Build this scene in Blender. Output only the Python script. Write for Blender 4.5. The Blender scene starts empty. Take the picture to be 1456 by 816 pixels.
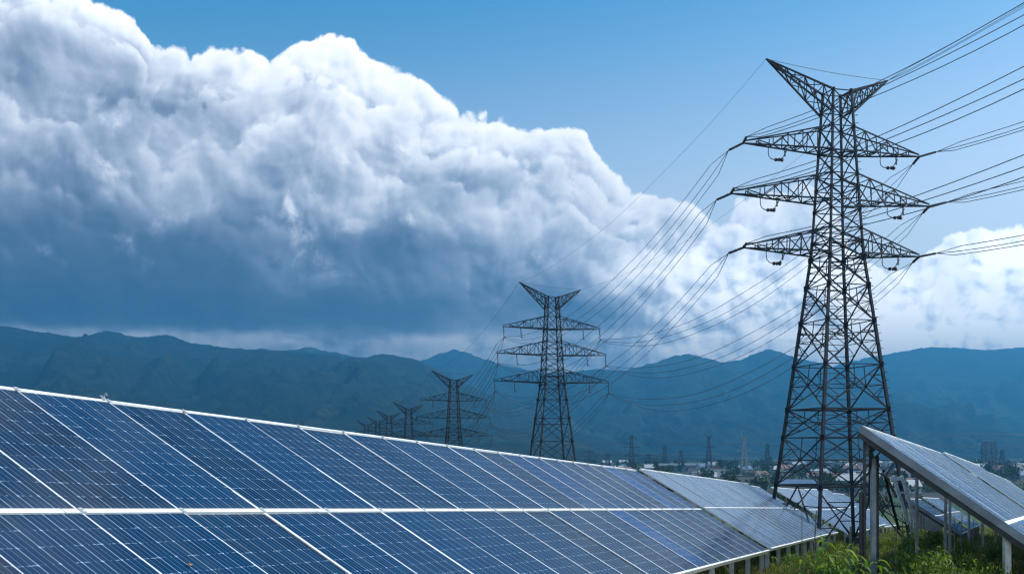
import bpy, bmesh, math, random
from math import sin, cos, tan, pi, radians, sqrt, atan2, exp
from mathutils import Vector, Matrix, noise as mnoise

scene = bpy.context.scene
COL = scene.collection

# ------------------------------------------------------------------ camera
# the camera stands at the origin of the site; heights are measured from its lens
F, VH = 1600.0, 640.0            # focal length in photo pixels, photo row of the horizon
cam_data = bpy.data.cameras.new("camera")
cam = bpy.data.objects.new("camera", cam_data)
COL.objects.link(cam)
cam.location = (0, 0, 0)
cam.rotation_euler = (radians(90), 0, 0)
cam_data.sensor_width = 36.0
cam_data.lens = 36.0 * F / 1456.0
cam_data.shift_y = (VH - 408.0) / 1456.0
cam_data.clip_start = 0.1
cam_data.clip_end = 60000
scene.camera = cam

# ------------------------------------------------------------------ exposure
scene.render.engine = 'CYCLES'
vs = scene.view_settings
vs.view_transform = 'Standard'
vs.look = 'None'
vs.gamma = 1.0
vs.use_curve_mapping = False
vs.exposure = 0.0
scene.cycles.use_denoising = True
scene.cycles.max_bounces = 6
scene.cycles.volume_bounces = 0
scene.cycles.transparent_max_bounces = 16
scene.cycles.filter_width = 1.3

# ------------------------------------------------------------------ sun
SUN_EL, SUN_AZ = radians(52), radians(86)      # azimuth from the view direction (+Y) towards the right (+X)
sun_data = bpy.data.lights.new("sun", 'SUN')
sun_data.energy = 5.0
sun_data.angle = radians(0.5)
sun_data.color = (1.0, 0.94, 0.85)
sun = bpy.data.objects.new("sun", sun_data)
COL.objects.link(sun)
SUN_DIR = Vector((sin(SUN_AZ) * cos(SUN_EL), cos(SUN_AZ) * cos(SUN_EL), sin(SUN_EL)))
sun.rotation_euler = SUN_DIR.to_track_quat('Z', 'Y').to_euler()
sun.location = (30, 20, 60)


# ------------------------------------------------------------------ node expression helper
class NT:
    """Writes shader maths as Python expressions."""
    def __init__(self, tree):
        self.t = tree

    def node(self, typ, **kw):
        n = self.t.nodes.new(typ)
        for k, v in kw.items():
            setattr(n, k, v)
        return n

    def link(self, a, b):
        if isinstance(a, E):
            a = a.s
        if hasattr(a, 'is_output'):
            self.t.links.new(a, b)
        else:
            b.default_value = a

    def math(self, op, *args, clamp=False):
        n = self.node('ShaderNodeMath', operation=op, use_clamp=clamp)
        for i, a in enumerate(args):
            self.link(a, n.inputs[i])
        return E(self, n.outputs[0])

    def sep(self, v):
        n = self.node('ShaderNodeSeparateXYZ')
        self.link(v, n.inputs[0])
        return [E(self, o) for o in n.outputs]

    def vec(self, x=0.0, y=0.0, z=0.0):
        n = self.node('ShaderNodeCombineXYZ')
        for i, a in enumerate((x, y, z)):
            self.link(a, n.inputs[i])
        return n.outputs[0]

    def smooth(self, x, a, b, lo=0.0, hi=1.0):
        n = self.node('ShaderNodeMapRange', interpolation_type='SMOOTHSTEP', clamp=True)
        for i, q in enumerate((x, a, b, lo, hi)):
            self.link(q, n.inputs[i])
        return E(self, n.outputs[0])

    def lin(self, x, a, b, lo=0.0, hi=1.0):
        n = self.node('ShaderNodeMapRange', clamp=True)
        for i, q in enumerate((x, a, b, lo, hi)):
            self.link(q, n.inputs[i])
        return E(self, n.outputs[0])

    def noise(self, v, scale=1.0, detail=4.0, rough=0.5, dims='2D', lac=2.0, out=0):
        n = self.node('ShaderNodeTexNoise', noise_dimensions=dims)
        self.link(v, n.inputs['Vector'])
        n.inputs['Scale'].default_value = scale
        n.inputs['Detail'].default_value = detail
        n.inputs['Roughness'].default_value = rough
        n.inputs['Lacunarity'].default_value = lac
        return E(self, n.outputs[out]) if out == 0 else n.outputs[out]

    def vor(self, v, scale=1.0, detail=2.0, rough=0.5, dims='2D', feature='F1', smooth=0.3, rand=1.0, out='Distance'):
        n = self.node('ShaderNodeTexVoronoi', voronoi_dimensions=dims, feature=feature)
        self.link(v, n.inputs['Vector'])
        n.inputs['Scale'].default_value = scale
        if 'Detail' in n.inputs:
            n.inputs['Detail'].default_value = detail
            n.inputs['Roughness'].default_value = rough
        n.inputs['Randomness'].default_value = rand
        if feature == 'SMOOTH_F1':
            n.inputs['Smoothness'].default_value = smooth
        return E(self, n.outputs[out]) if out == 'Distance' else n.outputs[out]

    def ramp(self, fac, stops, interp='LINEAR'):
        n = self.node('ShaderNodeValToRGB')
        cr = n.color_ramp
        cr.interpolation = interp
        while len(cr.elements) < len(stops):
            cr.elements.new(0.5)
        for e, (p, c) in zip(cr.elements, stops):
            e.position = p
            e.color = (*c, 1) if len(c) == 3 else c
        self.link(fac, n.inputs[0])
        return n.outputs[0]

    def mix(self, fac, a, b, blend='MIX'):
        n = self.node('ShaderNodeMix', data_type='RGBA', blend_type=blend)
        self.link(fac, n.inputs[0])
        for q, i in ((a, 6), (b, 7)):
            if isinstance(q, tuple):
                q = (*q, 1.0) if len(q) == 3 else q
            self.link(q, n.inputs[i])
        return n.outputs[2]

    def curve(self, x, pts):
        n = self.node('ShaderNodeFloatCurve')
        c = n.mapping.curves[0]
        for i, p in enumerate(pts):
            if i < 2:
                c.points[i].location = p
            else:
                c.points.new(*p)
        for p in c.points:
            p.handle_type = 'AUTO_CLAMPED'
        n.mapping.update()
        self.link(x, n.inputs['Value'])
        return E(self, n.outputs[0])


class E:
    def __init__(self, nt, s):
        self.nt, self.s = nt, s

    def __add__(self, o): return self.nt.math('ADD', self, o)
    __radd__ = __add__
    def __sub__(self, o): return self.nt.math('SUBTRACT', self, o)
    def __rsub__(self, o): return self.nt.math('SUBTRACT', o, self)
    def __mul__(self, o): return self.nt.math('MULTIPLY', self, o)
    __rmul__ = __mul__
    def __truediv__(self, o): return self.nt.math('DIVIDE', self, o)
    def __pow__(self, o): return self.nt.math('POWER', self, o)
    def exp(self): return self.nt.math('EXPONENT', self)
    def clamp(self): return self.nt.math('ADD', self, 0.0, clamp=True)
    def fract(self): return self.nt.math('FRACT', self)
    def floor(self): return self.nt.math('FLOOR', self)
    def abs(self): return self.nt.math('ABSOLUTE', self)
    def max(self, o): return self.nt.math('MAXIMUM', self, o)
    def min(self, o): return self.nt.math('MINIMUM', self, o)


def srgb(r, g, b):
    return tuple(((c / 255) / 12.92 if c / 255 <= 0.04045 else ((c / 255 + 0.055) / 1.055) ** 2.4) for c in (r, g, b))


# ------------------------------------------------------------------ world: Nishita sky with procedural cumulus
world = bpy.data.worlds.new("World")
scene.world = world
world.use_nodes = True
wt = world.node_tree
wt.nodes.clear()
W = NT(wt)
sky = W.node('ShaderNodeTexSky', sky_type='NISHITA', sun_disc=False)
sky.sun_elevation = SUN_EL
sky.sun_rotation = SUN_AZ
sky.altitude = 300
sky.air_density = 1.0
sky.dust_density = 0.6
sky.ozone_density = 3.0
SKY_STRENGTH = 0.15
CLOUD_GAIN = 1.80          # the clouds shine through the valley haze


def px_sky(u, v):
    """photo pixel -> (azimuth, elevation) in cloud units (about 100 px each)"""
    x, y, z = (u - 728) / F, 1.0, (VH - v) / F
    return 7.28 + 16 * atan2(x, y), 6.4 - 16 * atan2(z, sqrt(x * x + 1))


tc = W.node('ShaderNodeTexCoord')
dx, dy, dz = W.sep(tc.outputs['Generated'])
az = W.math('ARCTAN2', dx, dy)
el = W.math('ARCTAN2', dz, W.math('SQRT', dx * dx + dy * dy))
U = az * 16.0 + 7.28
V = 6.4 - el * 16.0
P0 = W.vec(U, V, 0.0)

# broad domain warp
wn = W.node('ShaderNodeTexNoise', noise_dimensions='2D')
W.link(P0, wn.inputs['Vector'])
wn.inputs['Scale'].default_value = 0.8
wn.inputs['Detail'].default_value = 1.5
wr, wg, wb = W.sep(wn.outputs['Color'])
UW = U + (wr - 0.5) * 0.40
VW = V + (wg - 0.5) * 0.40

# silhouette of the cloud bank: photo column -> photo row of its top
top_px = [(-400, -160), (-100, -80), (60, -25), (115, 0), (130, 14), (185, 20), (205, 60), (240, 84), (285, 84), (312, 66), (345, 78), (400, 68), (450, 57),
          (495, 62), (515, 86), (545, 92), (590, 112), (630, 152), (665, 160), (700, 164), (760, 184), (812, 190), (850, 228),
          (900, 268), (945, 276), (985, 285), (1050, 288), (1100, 285), (1150, 272), (1195, 312), (1240, 372), (1300, 380), (1335, 345), (1380, 326), (1420, 330), (1456, 335),
          (1700, 400), (2200, 470)]
UA, UB, VA, VB = -8.0, 22.0, -3.0, 7.0
cpts = []
for (pu, pv) in top_px:
    a, e = px_sky(pu, pv)
    cpts.append(((a - UA) / (UB - UA), (e - VA) / (VB - VA)))
cpts = [(0.0, cpts[0][1])] + cpts + [(1.0, cpts[-1][1])]
Ux = U + (wr - 0.5) * 0.35
Htop = W.curve(W.lin(Ux, UA, UB), cpts) * (VB - VA) + VA


def heads(p, scale, smooth):
    d = W.vor(p, scale, 0.0, 0.5, feature='SMOOTH_F1' if smooth > 0 else 'F1', smooth=smooth)
    return 1.0 - d * d


def soft(u, v):
    return W.noise(W.vec(u * 0.8, v * 1.25, 0.0), 0.55, 5.0, 0.5)


def billow(u, v, k):
    p = W.vec(u + k * 17.3, v + k * 9.1, 0.0)
    return heads(p, 0.8, 0.3) * 0.40 + heads(p, 2.1, 0.12) * 0.24 + heads(p, 4.9, 0.0) * 0.105 + heads(p, 10.0, 0.0) * 0.030 + W.noise(p, 1.6, 9.0, 0.58) * 0.46


LX, LY = 0.075, -0.085
BASE = 4.62
lum = None
# banks of cumulus heads one in front of the other, each lit along its sunward crest
for k, (frac, wob, soft_edge, hi, lo, reach) in enumerate((
        (0.00, 0.0, 0.045, 0.97, 0.54, 0.55),
        (0.14, 1.1, 0.11, 0.92, 0.50, 0.7),
        (0.30, 1.6, 0.14, 0.90, 0.47, 0.7),
        (0.55, 1.7, 0.30, 0.84, 0.46, 0.8))):
    h = billow(UW, VW, k)
    hs = billow(UW + LX, VW + LY, k)
    edge = Htop + (BASE - Htop) * frac if frac else Htop
    if wob:
        edge = edge + (W.noise(W.vec(U + k * 5.7, V * 0.85, 0.0), 0.60, 2.0, 0.5) - 0.5) * (wob * 1.7)
    dn = V - edge + (h - 0.845) * (0.85 if k == 0 else 1.5)
    al = W.smooth(dn, -0.03, soft_edge)
    crest = (dn.max(0.0) * (-1.0 / reach)).exp()
    li = crest * (hi - lo) + lo + (h - hs) * (1.05 * hi)
    if k == 0:
        alpha, dens, lum, h0r, h1r = al, dn, li, h, hs
    else:
        lum = lum + (li - lum) * al

# loose lit tufts drifting in front of the shaded body
def ragged(u, v):
    p = W.vec(u + 71.0, v + 13.0, 0.0)
    return heads(p, 2.6, 0.2) * 0.22 + heads(p, 6.0, 0.0) * 0.07 + W.noise(p, 1.7, 9.0, 0.63) * 0.9


ht = ragged(UW, VW)
hts = ragged(UW + LX, VW + LY)
dt = (ht - 0.80 + (W.noise(W.vec(U + 40.0, V * 1.3, 0.0), 0.75, 2.0, 0.5) - 0.5) * 1.1) * 1.6
low_right = W.smooth(U, 7.2, 10.5) * W.smooth(V, 2.8, 4.2)
tuft = W.smooth(dt + low_right * 0.22, -0.04, 0.42) * (W.smooth(V, 1.2, 2.2) * W.smooth(V, 4.3, 3.7)).max(low_right) * 0.85
lum_t = (dt * -1.2).exp() * 0.22 + 0.66 + (ht - hts) * 0.9

# shade inside the bank: where the cloud is thick between it and the sun
dark_px = [  # photo column, row, half width, half height, weight
    (-60, 320, 300, 110, 0.50), (-250, 425, 640, 60, 0.42), (240, 158, 125, 48, 0.50), (430, 405, 320, 75, 0.42),
    (770, 420, 160, 48, 0.26), (625, 268, 60, 30, 0.24), (745, 262, 85, 36, 0.34), (425, 138, 46, 22, 0.26), (45, 85, 130, 60, 0.30),
    (330, 325, 260, 50, 0.24), (590, 345, 170, 36, 0.24), (1010, 425, 150, 30, 0.14), (330, 440, 640, 28, 0.28), (1430, 440, 60, 45, 0.34), (1290, 425, 60, 22, 0.16), (1395, 372, 34, 12, 0.16),
    (1180, 360, 60, 22, 0.14), (905, 330, 60, 22, 0.16)]
dark = None
for (pu, pv, ru, rv, w) in dark_px:
    a, e = px_sky(pu, pv)
    qx = (UW - a) * (100.0 / ru)
    qy = (VW - e) * (100.0 / rv)
    g = ((qx * qx + qy * qy) * -1.0).exp() * w
    dark = g if dark is None else dark + g
shade = W.smooth(dark + (soft(UW * 1.7 + 3.0, VW * 1.7) - 0.5) * 0.35, -0.12, 1.05, 0.0, 0.84)
a0, e0 = px_sky(300, 474)
base_line = W.smooth(V + (W.noise(W.vec(U, 0.0, 0.0), 0.7, 3.0, 0.5) - 0.5) * 0.25, e0 - 0.14, e0 + 0.04)
shade = shade * (1.0 - base_line * 0.62)
lum = lum + (lum_t - lum) * tuft
shade = shade * (1.0 - tuft * 0.45)
lum = lum + 0.05 - shade * 0.97 * (lum * 0.75 + 0.25) + (soft(UW * 1.2, VW * 1.5) - 0.5) * (0.30 + 0.55 * low_right) + low_right * (0.14 + (h0r - h1r) * 1.8)
# broken cloud to the right: let the blue through
right_gap = W.smooth(U, 9.6, 12.0) * W.smooth(W.noise(P0, 0.62, 5.0, 0.55) + (V - 3.6) * 0.14, 0.46, 0.60, 0.30, 0.0)
alpha = alpha * (1.0 - right_gap)
# pale broken band under the flat base, over the hills
band = base_line * W.smooth(W.noise(W.vec(U * 0.55, V * 1.6, 3.0), 1.3, 6.0, 0.6), 0.36, 0.6)
lum = lum + band * 0.26
high = W.smooth(W.noise(W.vec(U, V * 0.8, 7.0), 0.33, 6.0, 0.55), 0.44, 0.60) * W.smooth(V, -1.3, -2.6) * W.smooth(dy, 0.0, 0.3)
lum = lum + (0.72 - lum) * high
alpha = alpha.max(high * 0.8)
ccol = W.ramp(lum, [(0.0, srgb(46, 52, 64)), (0.22, srgb(80, 87, 101)), (0.42, srgb(124, 132, 148)), (0.62, srgb(174, 181, 193)),
                    (0.82, srgb(228, 230, 234)), (1.0, srgb(255, 252, 247))])
skyc = W.node('ShaderNodeMix', data_type='RGBA', blend_type='MULTIPLY')
skyc.inputs[0].default_value = 1.0
W.link(sky.outputs[0], skyc.inputs[6])
# towards the horizon on the sun's side the blue pales
pale = W.smooth(V + (U - 7.0) * 0.10, -0.5, 4.5)
W.link(W.mix(pale, (0.33, 1.0, 1.12), (2.9, 2.1, 1.55)), skyc.inputs[7])
cs = W.node('ShaderNodeVectorMath', operation='SCALE')
W.link(ccol, cs.inputs[0])
W.link((low_right * 0.75 + 1.0) * (CLOUD_GAIN / SKY_STRENGTH), cs.inputs['Scale'])
outc = W.mix(alpha, skyc.outputs[2], cs.outputs[0])
bg = W.node('ShaderNodeBackground')
bg.inputs['Strength'].default_value = SKY_STRENGTH
W.link(outc, bg.inputs['Color'])
wo = W.node('ShaderNodeOutputWorld')
wt.links.new(bg.outputs[0], wo.inputs['Surface'])
world.cycles.sampling_method = 'MANUAL'
world.cycles.sample_map_resolution = 512


# ------------------------------------------------------------------ helpers for geometry
def at(u, v, y):
    """photo pixel + distance -> point in the place"""
    return Vector(((u - 728) / F * y, y, (VH - v) / F * y))


def ss(x, a, b):
    t = min(1.0, max(0.0, (x - a) / (b - a)))
    return t * t * (3 - 2 * t)


VALLEY = -22.0


def G(x, y):
    """height of the ground"""
    z = -1.92 - 0.0515 * max(y, -60)
    if y > 300:
        z = -1.92 - 0.0515 * 300 - (y - 300) * 0.03
    z = max(z, VALLEY)
    k = x - (7.7 + 0.5025 * (y - 24.6)) - 3.4       # the bank falls away beyond the right-hand row
    if k > 0 and y < 70:
        z -= min(1.6, 0.5 * k) * (1 - ss(y, 50, 70))
    return z


def mesh_obj(name, bm, mats, parent=None, smooth=False):
    me = bpy.data.meshes.new(name)
    bm.to_mesh(me)
    bm.free()
    for m in (mats if isinstance(mats, (list, tuple)) else [mats]):
        me.materials.append(m)
    if smooth:
        me.polygons.foreach_set('use_smooth', [True] * len(me.polygons))
    o = bpy.data.objects.new(name, me)
    COL.objects.link(o)
    if parent:
        o.parent = parent
    return o


def pydata_obj(name, verts, faces, mats, parent=None, smooth=False, mat_idx=None):
    me = bpy.data.meshes.new(name)
    me.from_pydata(verts, [], faces)
    for m in (mats if isinstance(mats, (list, tuple)) else [mats]):
        me.materials.append(m)
    if smooth:
        me.polygons.foreach_set('use_smooth', [True] * len(me.polygons))
    if mat_idx:
        me.polygons.foreach_set('material_index', mat_idx)
    me.update()
    o = bpy.data.objects.new(name, me)
    COL.objects.link(o)
    if parent:
        o.parent = parent
    return o


def tag(o, label, cat, group=None, kind=None):
    if label:
        o['label'] = label
    if cat:
        o['category'] = cat
    if group:
        o['group'] = group
    if kind:
        o['kind'] = kind
    return o


def thing(name, label, cat, loc=(0, 0, 0), group=None):
    o = bpy.data.objects.new(name, None)
    o.empty_display_size = 0.2
    COL.objects.link(o)
    o.location = loc
    return tag(o, label, cat, group)


def copy_tree(o, parent=None):
    c = o.copy()
    COL.objects.link(c)
    c.parent = parent
    for ch in list(o.children):
        copy_tree(ch, c)
    return c


def box(bm, x0, x1, y0, y1, z0, z1, mi=0):
    vs_ = [bm.verts.new(p) for p in ((x0, y0, z0), (x1, y0, z0), (x1, y1, z0), (x0, y1, z0), (x0, y0, z1), (x1, y0, z1), (x1, y1, z1), (x0, y1, z1))]
    fs = []
    for q in ((3, 2, 1, 0), (4, 5, 6, 7), (0, 1, 5, 4), (1, 2, 6, 5), (2, 3, 7, 6), (3, 0, 4, 7)):
        f = bm.faces.new([vs_[i] for i in q])
        f.material_index = mi
        fs.append(f)
    return fs


def bar(bm, p, q, w, w2=None, sides=4, mi=0):
    """a steel member from p to q"""
    p, q = Vector(p), Vector(q)
    d = q - p
    if d.length < 1e-6:
        return
    d.normalize()
    a = d.cross(Vector((0, 0, 1)) if abs(d.z) < 0.95 else Vector((1, 0, 0))).normalized()
    b = d.cross(a)
    w2 = w if w2 is None else w2
    r0, r1 = [], []
    for i in range(sides):
        t = 2 * pi * (i + 0.5) / sides
        e = a * cos(t) + b * sin(t)
        r0.append(bm.verts.new(p + e * w * 0.707))
        r1.append(bm.verts.new(q + e * w2 * 0.707))
    for i in range(sides):
        j = (i + 1) % sides
        bm.faces.new((r0[i], r0[j], r1[j], r1[i])).material_index = mi
    bm.faces.new(r0[::-1]).material_index = mi
    bm.faces.new(r1).material_index = mi


def tube(bm, pts, r, sides=5, taper=None):
    """a round cable or stem through points"""
    rings = []
    n = len(pts)
    for i, p in enumerate(pts):
        p = Vector(p)
        d = (Vector(pts[min(i + 1, n - 1)]) - Vector(pts[max(i - 1, 0)])).normalized()
        a = d.cross(Vector((0, 0, 1)) if abs(d.z) < 0.9 else Vector((1, 0, 0))).normalized()
        b = d.cross(a)
        rr = r if taper is None else r + (taper - r) * i / (n - 1)
        rings.append([bm.verts.new(p + (a * cos(2 * pi * k / sides) + b * sin(2 * pi * k / sides)) * rr) for k in range(sides)])
    for i in range(n - 1):
        for k in range(sides):
            m = (k + 1) % sides
            bm.faces.new((rings[i][k], rings[i][m], rings[i + 1][m], rings[i + 1][k]))
    bm.faces.new(rings[0][::-1])
    bm.faces.new(rings[-1])


def discs(bm, p, q, r, n, core):
    """an insulator string: a rod threaded with shed discs"""
    p, q = Vector(p), Vector(q)
    bar(bm, p, q, core, sides=5)
    d = (q - p)
    L = d.length
    d.normalize()
    for i in range(n):
        c = p + d * L * (i + 0.5) / n
        bar(bm, c - d * (L / n) * 0.22, c + d * (L / n) * 0.22, r * 1.3, r * 0.6, sides=7)


# ------------------------------------------------------------------ materials
def material(name, rough=0.6, metal=0.0, spec=0.5):
    m = bpy.data.materials.new(name)
    m.use_nodes = True
    nt = m.node_tree
    b = nt.nodes['Principled BSDF']
    b.inputs['Roughness'].default_value = rough
    b.inputs['Metallic'].default_value = metal
    b.inputs['Specular IOR Level'].default_value = spec
    return m, NT(nt), b


def mottled(name, c1, c2, scale=4.0, rough=0.6, metal=0.0, detail=5.0, bump=0.0, spec=0.5, per_object=0.0):
    m, N, b = material(name, rough, metal, spec)
    t = N.node('ShaderNodeTexCoord')
    n = N.noise(t.outputs['Object'], scale, detail, 0.6, '3D')
    f = N.smooth(n, 0.3, 0.7)
    if per_object:
        oi = N.node('ShaderNodeObjectInfo')
        f = (f * (1 - per_object) + E(N, oi.outputs['Random']) * per_object)
    N.link(N.mix(f, c1, c2), b.inputs['Base Color'])
    if bump:
        bp = N.node('ShaderNodeBump')
        bp.inputs['Strength'].default_value = bump
        N.link(n, bp.inputs['Height'])
        N.link(bp.outputs[0], b.inputs['Normal'])
    return m


M_STEEL = mottled('weathered_steel', (0.007, 0.012, 0.019), (0.018, 0.028, 0.042), 1.2, 0.65, 0.0, spec=0.3)
M_INSUL = mottled('glazed_insulator', (0.022, 0.020, 0.022), (0.05, 0.045, 0.05), 3.0, 0.3)
M_CABLE = mottled('aluminium_cable', (0.05, 0.06, 0.075), (0.09, 0.10, 0.12), 0.5, 0.5, 0.4)
M_GALV = mottled('galvanised_post', (0.40, 0.42, 0.45), (0.60, 0.62, 0.64), 5.0, 0.5, 0.15)
M_FRAME = mottled('anodised_frame', (0.70, 0.72, 0.74), (0.86, 0.87, 0.88), 3.0, 0.42, 0.1)
M_RAIL = mottled('painted_rail', (0.66, 0.66, 0.65), (0.82, 0.82, 0.80), 2.5, 0.5, 0.0)
M_BACK = mottled('dark_backsheet', (0.012, 0.014, 0.018), (0.03, 0.033, 0.04), 2.0, 0.7)
M_DARKSTEEL = mottled('dark_purlin', (0.02, 0.022, 0.026), (0.05, 0.055, 0.06), 2.0, 0.6, 0.2)


M_BEAM = mottled('grey_end_beam', (0.15, 0.18, 0.22), (0.27, 0.30, 0.34), 1.5, 0.55, 0.1)


def glass_material(name, sheen):
    m, N, b = material(name, 0.12, 0.0, 0.0)
    uv = N.node('ShaderNodeUVMap')
    x, y, _ = N.sep(uv.outputs[0])
    oi = N.node('ShaderNodeObjectInfo')
    rnd = E(N, oi.outputs['Random'])
    tc_ = N.node('ShaderNodeTexCoord')
    ob = tc_.outputs['Object']
    NX, NY = 6.0, 10.0
    wob = (N.noise(ob, 3.0, 3.0, 0.6, '3D') - 0.5) * 0.006
    cx, cy = (x + wob) * NX, (y + wob) * NY
    fx, fy = cx.fract() - 0.5, cy.fract() - 0.5
    ax, ay = fx.abs(), fy.abs()
    gapx = N.smooth(ax, 0.472, 0.492)
    gapy = N.smooth(ay, 0.480, 0.494)
    corner = N.smooth(ax + ay, 0.925, 0.95)               # clipped cell corners show the white backsheet
    bus = N.smooth(((cx * 3.0).fract() - 0.5).abs(), 0.43, 0.485)
    dirt = N.noise(ob, 1.6, 6.0, 0.62, '3D')
    glint = N.smooth(N.noise(ob, 26.0, 2.0, 0.6, '3D'), 0.46, 0.66)
    patch = N.node('ShaderNodeTexWhiteNoise', noise_dimensions='3D')
    N.link(N.vec(cx.floor(), cy.floor(), rnd * 40.0), patch.inputs['Vector'])
    pv = E(N, patch.outputs['Value'])
    cell = N.ramp(rnd, [(0.0, (0.001, 0.012, 0.036)), (0.3, (0.001, 0.024, 0.070)), (0.55, (0.008, 0.016, 0.034)),
                        (0.8, (0.001, 0.020, 0.060)), (0.92, (0.002, 0.036, 0.13)), (1.0, (0.003, 0.055, 0.19))])
    cell = N.mix(pv * 0.40, cell, (0.003, 0.036, 0.095))
    streak = N.noise(N.vec(x * 9.0, y * 0.9, rnd * 37.0), 1.0, 5.0, 0.6, '3D')
    grime = (N.smooth(streak, 0.46, 0.74, 0.0, 0.42) + N.smooth(y + (streak - 0.5) * 0.10, 0.09, 0.0, 0.0, 0.55) + N.smooth(dirt, 0.5, 0.85, 0.0, 0.25)).min(0.6)
    cell = N.mix(grime, cell, (0.030, 0.050, 0.076))
    if sheen:                                   # a pale film painted in for the bright cloud reflection
        cell = N.mix(N.smooth(streak, 0.2, 0.8, sheen * 0.6, sheen), cell, (0.30, 0.36, 0.44))
    lines = (gapx * 0.50 + gapy * glint * 0.95 + bus * 0.24 + corner * 0.85).min(0.9)
    col = N.mix(lines, cell, (0.36, 0.47, 0.60))
    N.link(col, b.inputs['Base Color'])
    N.link(N.lin(dirt, 0.3, 0.8, 0.06, 0.24), b.inputs['Roughness'])
    b.inputs['IOR'].default_value = 1.5
    bp = N.node('ShaderNodeBump')
    bp.inputs['Strength'].default_value = 0.035
    N.link(N.noise(ob, 1.4, 3.0, 0.5, '3D'), bp.inputs['Height'])
    N.link(bp.outputs[0], b.inputs['Normal'])
    # anti-reflective textured glass: a weak mirror that strengthens along the surface
    gl = N.node('ShaderNodeBsdfGlossy')
    gl.inputs['Color'].default_value = (0.80, 0.91, 1.0, 1)
    N.link(N.lin(dirt, 0.3, 0.8, 0.05, 0.22), gl.inputs['Roughness'])
    N.link(bp.outputs[0], gl.inputs['Normal'])
    lw = N.node('ShaderNodeLayerWeight')
    lw.inputs['Blend'].default_value = 0.5
    fac = (E(N, lw.outputs['Facing']) ** 5.0) * (0.24 if sheen < 0.1 else 0.55) + 0.045
    ms = N.node('ShaderNodeMixShader')
    N.link(fac, ms.inputs[0])
    nt = m.node_tree
    nt.links.new(b.outputs[0], ms.inputs[1])
    nt.links.new(gl.outputs[0], ms.inputs[2])
    nt.links.new(ms.outputs[0], nt.nodes['Material Output'].inputs['Surface'])
    return m


M_GLASS = glass_material('solar_cells', 0.0)
M_GLASS_SHEEN = glass_material('cloud_sheen_solar_cells', 0.36)  # paler cells with the bright cloud reflection painted in


# ------------------------------------------------------------------ ground
def ground_material():
    m, N, b = material('ground_cover', 0.9, 0.0, 0.2)
    g = N.node('ShaderNodeNewGeometry')
    p = g.outputs['Position']
    x, y, z = N.sep(p)
    n1 = N.noise(p, 0.35, 6.0, 0.6, '3D')
    n2 = N.noise(p, 3.0, 5.0, 0.65, '3D')
    near = N.ramp(n1 * 0.6 + n2 * 0.4, [(0.3, (0.020, 0.035, 0.010)), (0.48, (0.050, 0.085, 0.018)), (0.6, (0.095, 0.120, 0.030)), (0.75, (0.14, 0.125, 0.06))])
    v1 = N.noise(p, 0.012, 7.0, 0.6, '3D')
    v2 = N.vor(p, 0.02, 0.0, 0.5, '3D', out='Color')
    far = N.ramp(v1, [(0.35, (0.016, 0.028, 0.013)), (0.5, (0.030, 0.045, 0.020)), (0.6, (0.07, 0.075, 0.05)), (0.75, (0.13, 0.12, 0.10))])
    far = N.mix(0.35, far, N.mix(1.0, v2, (0.10, 0.11, 0.08), 'MULTIPLY'))
    N.link(N.mix(N.smooth(y, 120.0, 400.0), near, far), b.inputs['Base Color'])
    bp = N.node('ShaderNodeBump')
    bp.inputs['Strength'].default_value = 0.6
    bp.inputs['Distance'].default_value = 0.15
    N.link(n2, bp.inputs['Height'])
    N.link(bp.outputs[0], b.inputs['Normal'])
    return m


def build_ground():
    ys = [-60, -40, -25, -12, -4]
    y = 0.0
    while y < 9000:
        ys.append(y)
        y += 1.0 + y * 0.045
    ys.append(9000)
    nx = 120
    verts, faces = [], []
    for j, yy in enumerate(ys):
        hw = 45 + max(0, yy) * 0.85
        for i in range(nx + 1):
            t = i / nx * 2 - 1
            xx = hw * (t * 0.4 + 0.6 * t ** 3)
            zz = G(xx, yy)
            if -10 < yy < 300:
                zz += 0.10 * mnoise.noise((xx * 0.3, yy * 0.3, 1.0)) + 0.04 * mnoise.noise((xx * 1.3, yy * 1.3, 4.0))
            verts.append((xx, yy, zz))
    for j in range(len(ys) - 1):
        for i in range(nx):
            a = j * (nx + 1) + i
            faces.append((a, a + 1, a + nx + 2, a + nx + 1))
    o = pydata_obj('ground', verts, faces, ground_material(), smooth=True)
    tag(o, 'grassy hillside running down to the valley floor', 'ground', kind='structure')


build_ground()


# ------------------------------------------------------------------ hills and mountains
def forest_material(name, c1, c2, c3, scale):
    m, N, b = material(name, 0.95, 0.0, 0.1)
    g = N.node('ShaderNodeNewGeometry')
    p = g.outputs['Position']
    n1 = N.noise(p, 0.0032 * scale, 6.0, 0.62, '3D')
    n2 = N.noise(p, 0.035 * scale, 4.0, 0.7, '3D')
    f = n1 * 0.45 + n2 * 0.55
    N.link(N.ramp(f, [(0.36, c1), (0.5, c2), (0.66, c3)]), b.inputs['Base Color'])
    bp = N.node('ShaderNodeBump')
    bp.inputs['Strength'].default_value = 1.0
    bp.inputs['Distance'].default_value = 22.0
    N.link(n2, bp.inputs['Height'])
    N.link(bp.outputs[0], b.inputs['Normal'])
    return m


M_FOREST = forest_material('hill_forest', (0.004, 0.009, 0.007), (0.011, 0.022, 0.016), (0.045, 0.060, 0.042), 1.0)  # greens darkened to paint in the cloud's shadow on the left hills
M_FAR_FOREST = forest_material('mountain_forest', (0.006, 0.014, 0.010), (0.018, 0.034, 0.024), (0.075, 0.10, 0.075), 0.6)


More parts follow.
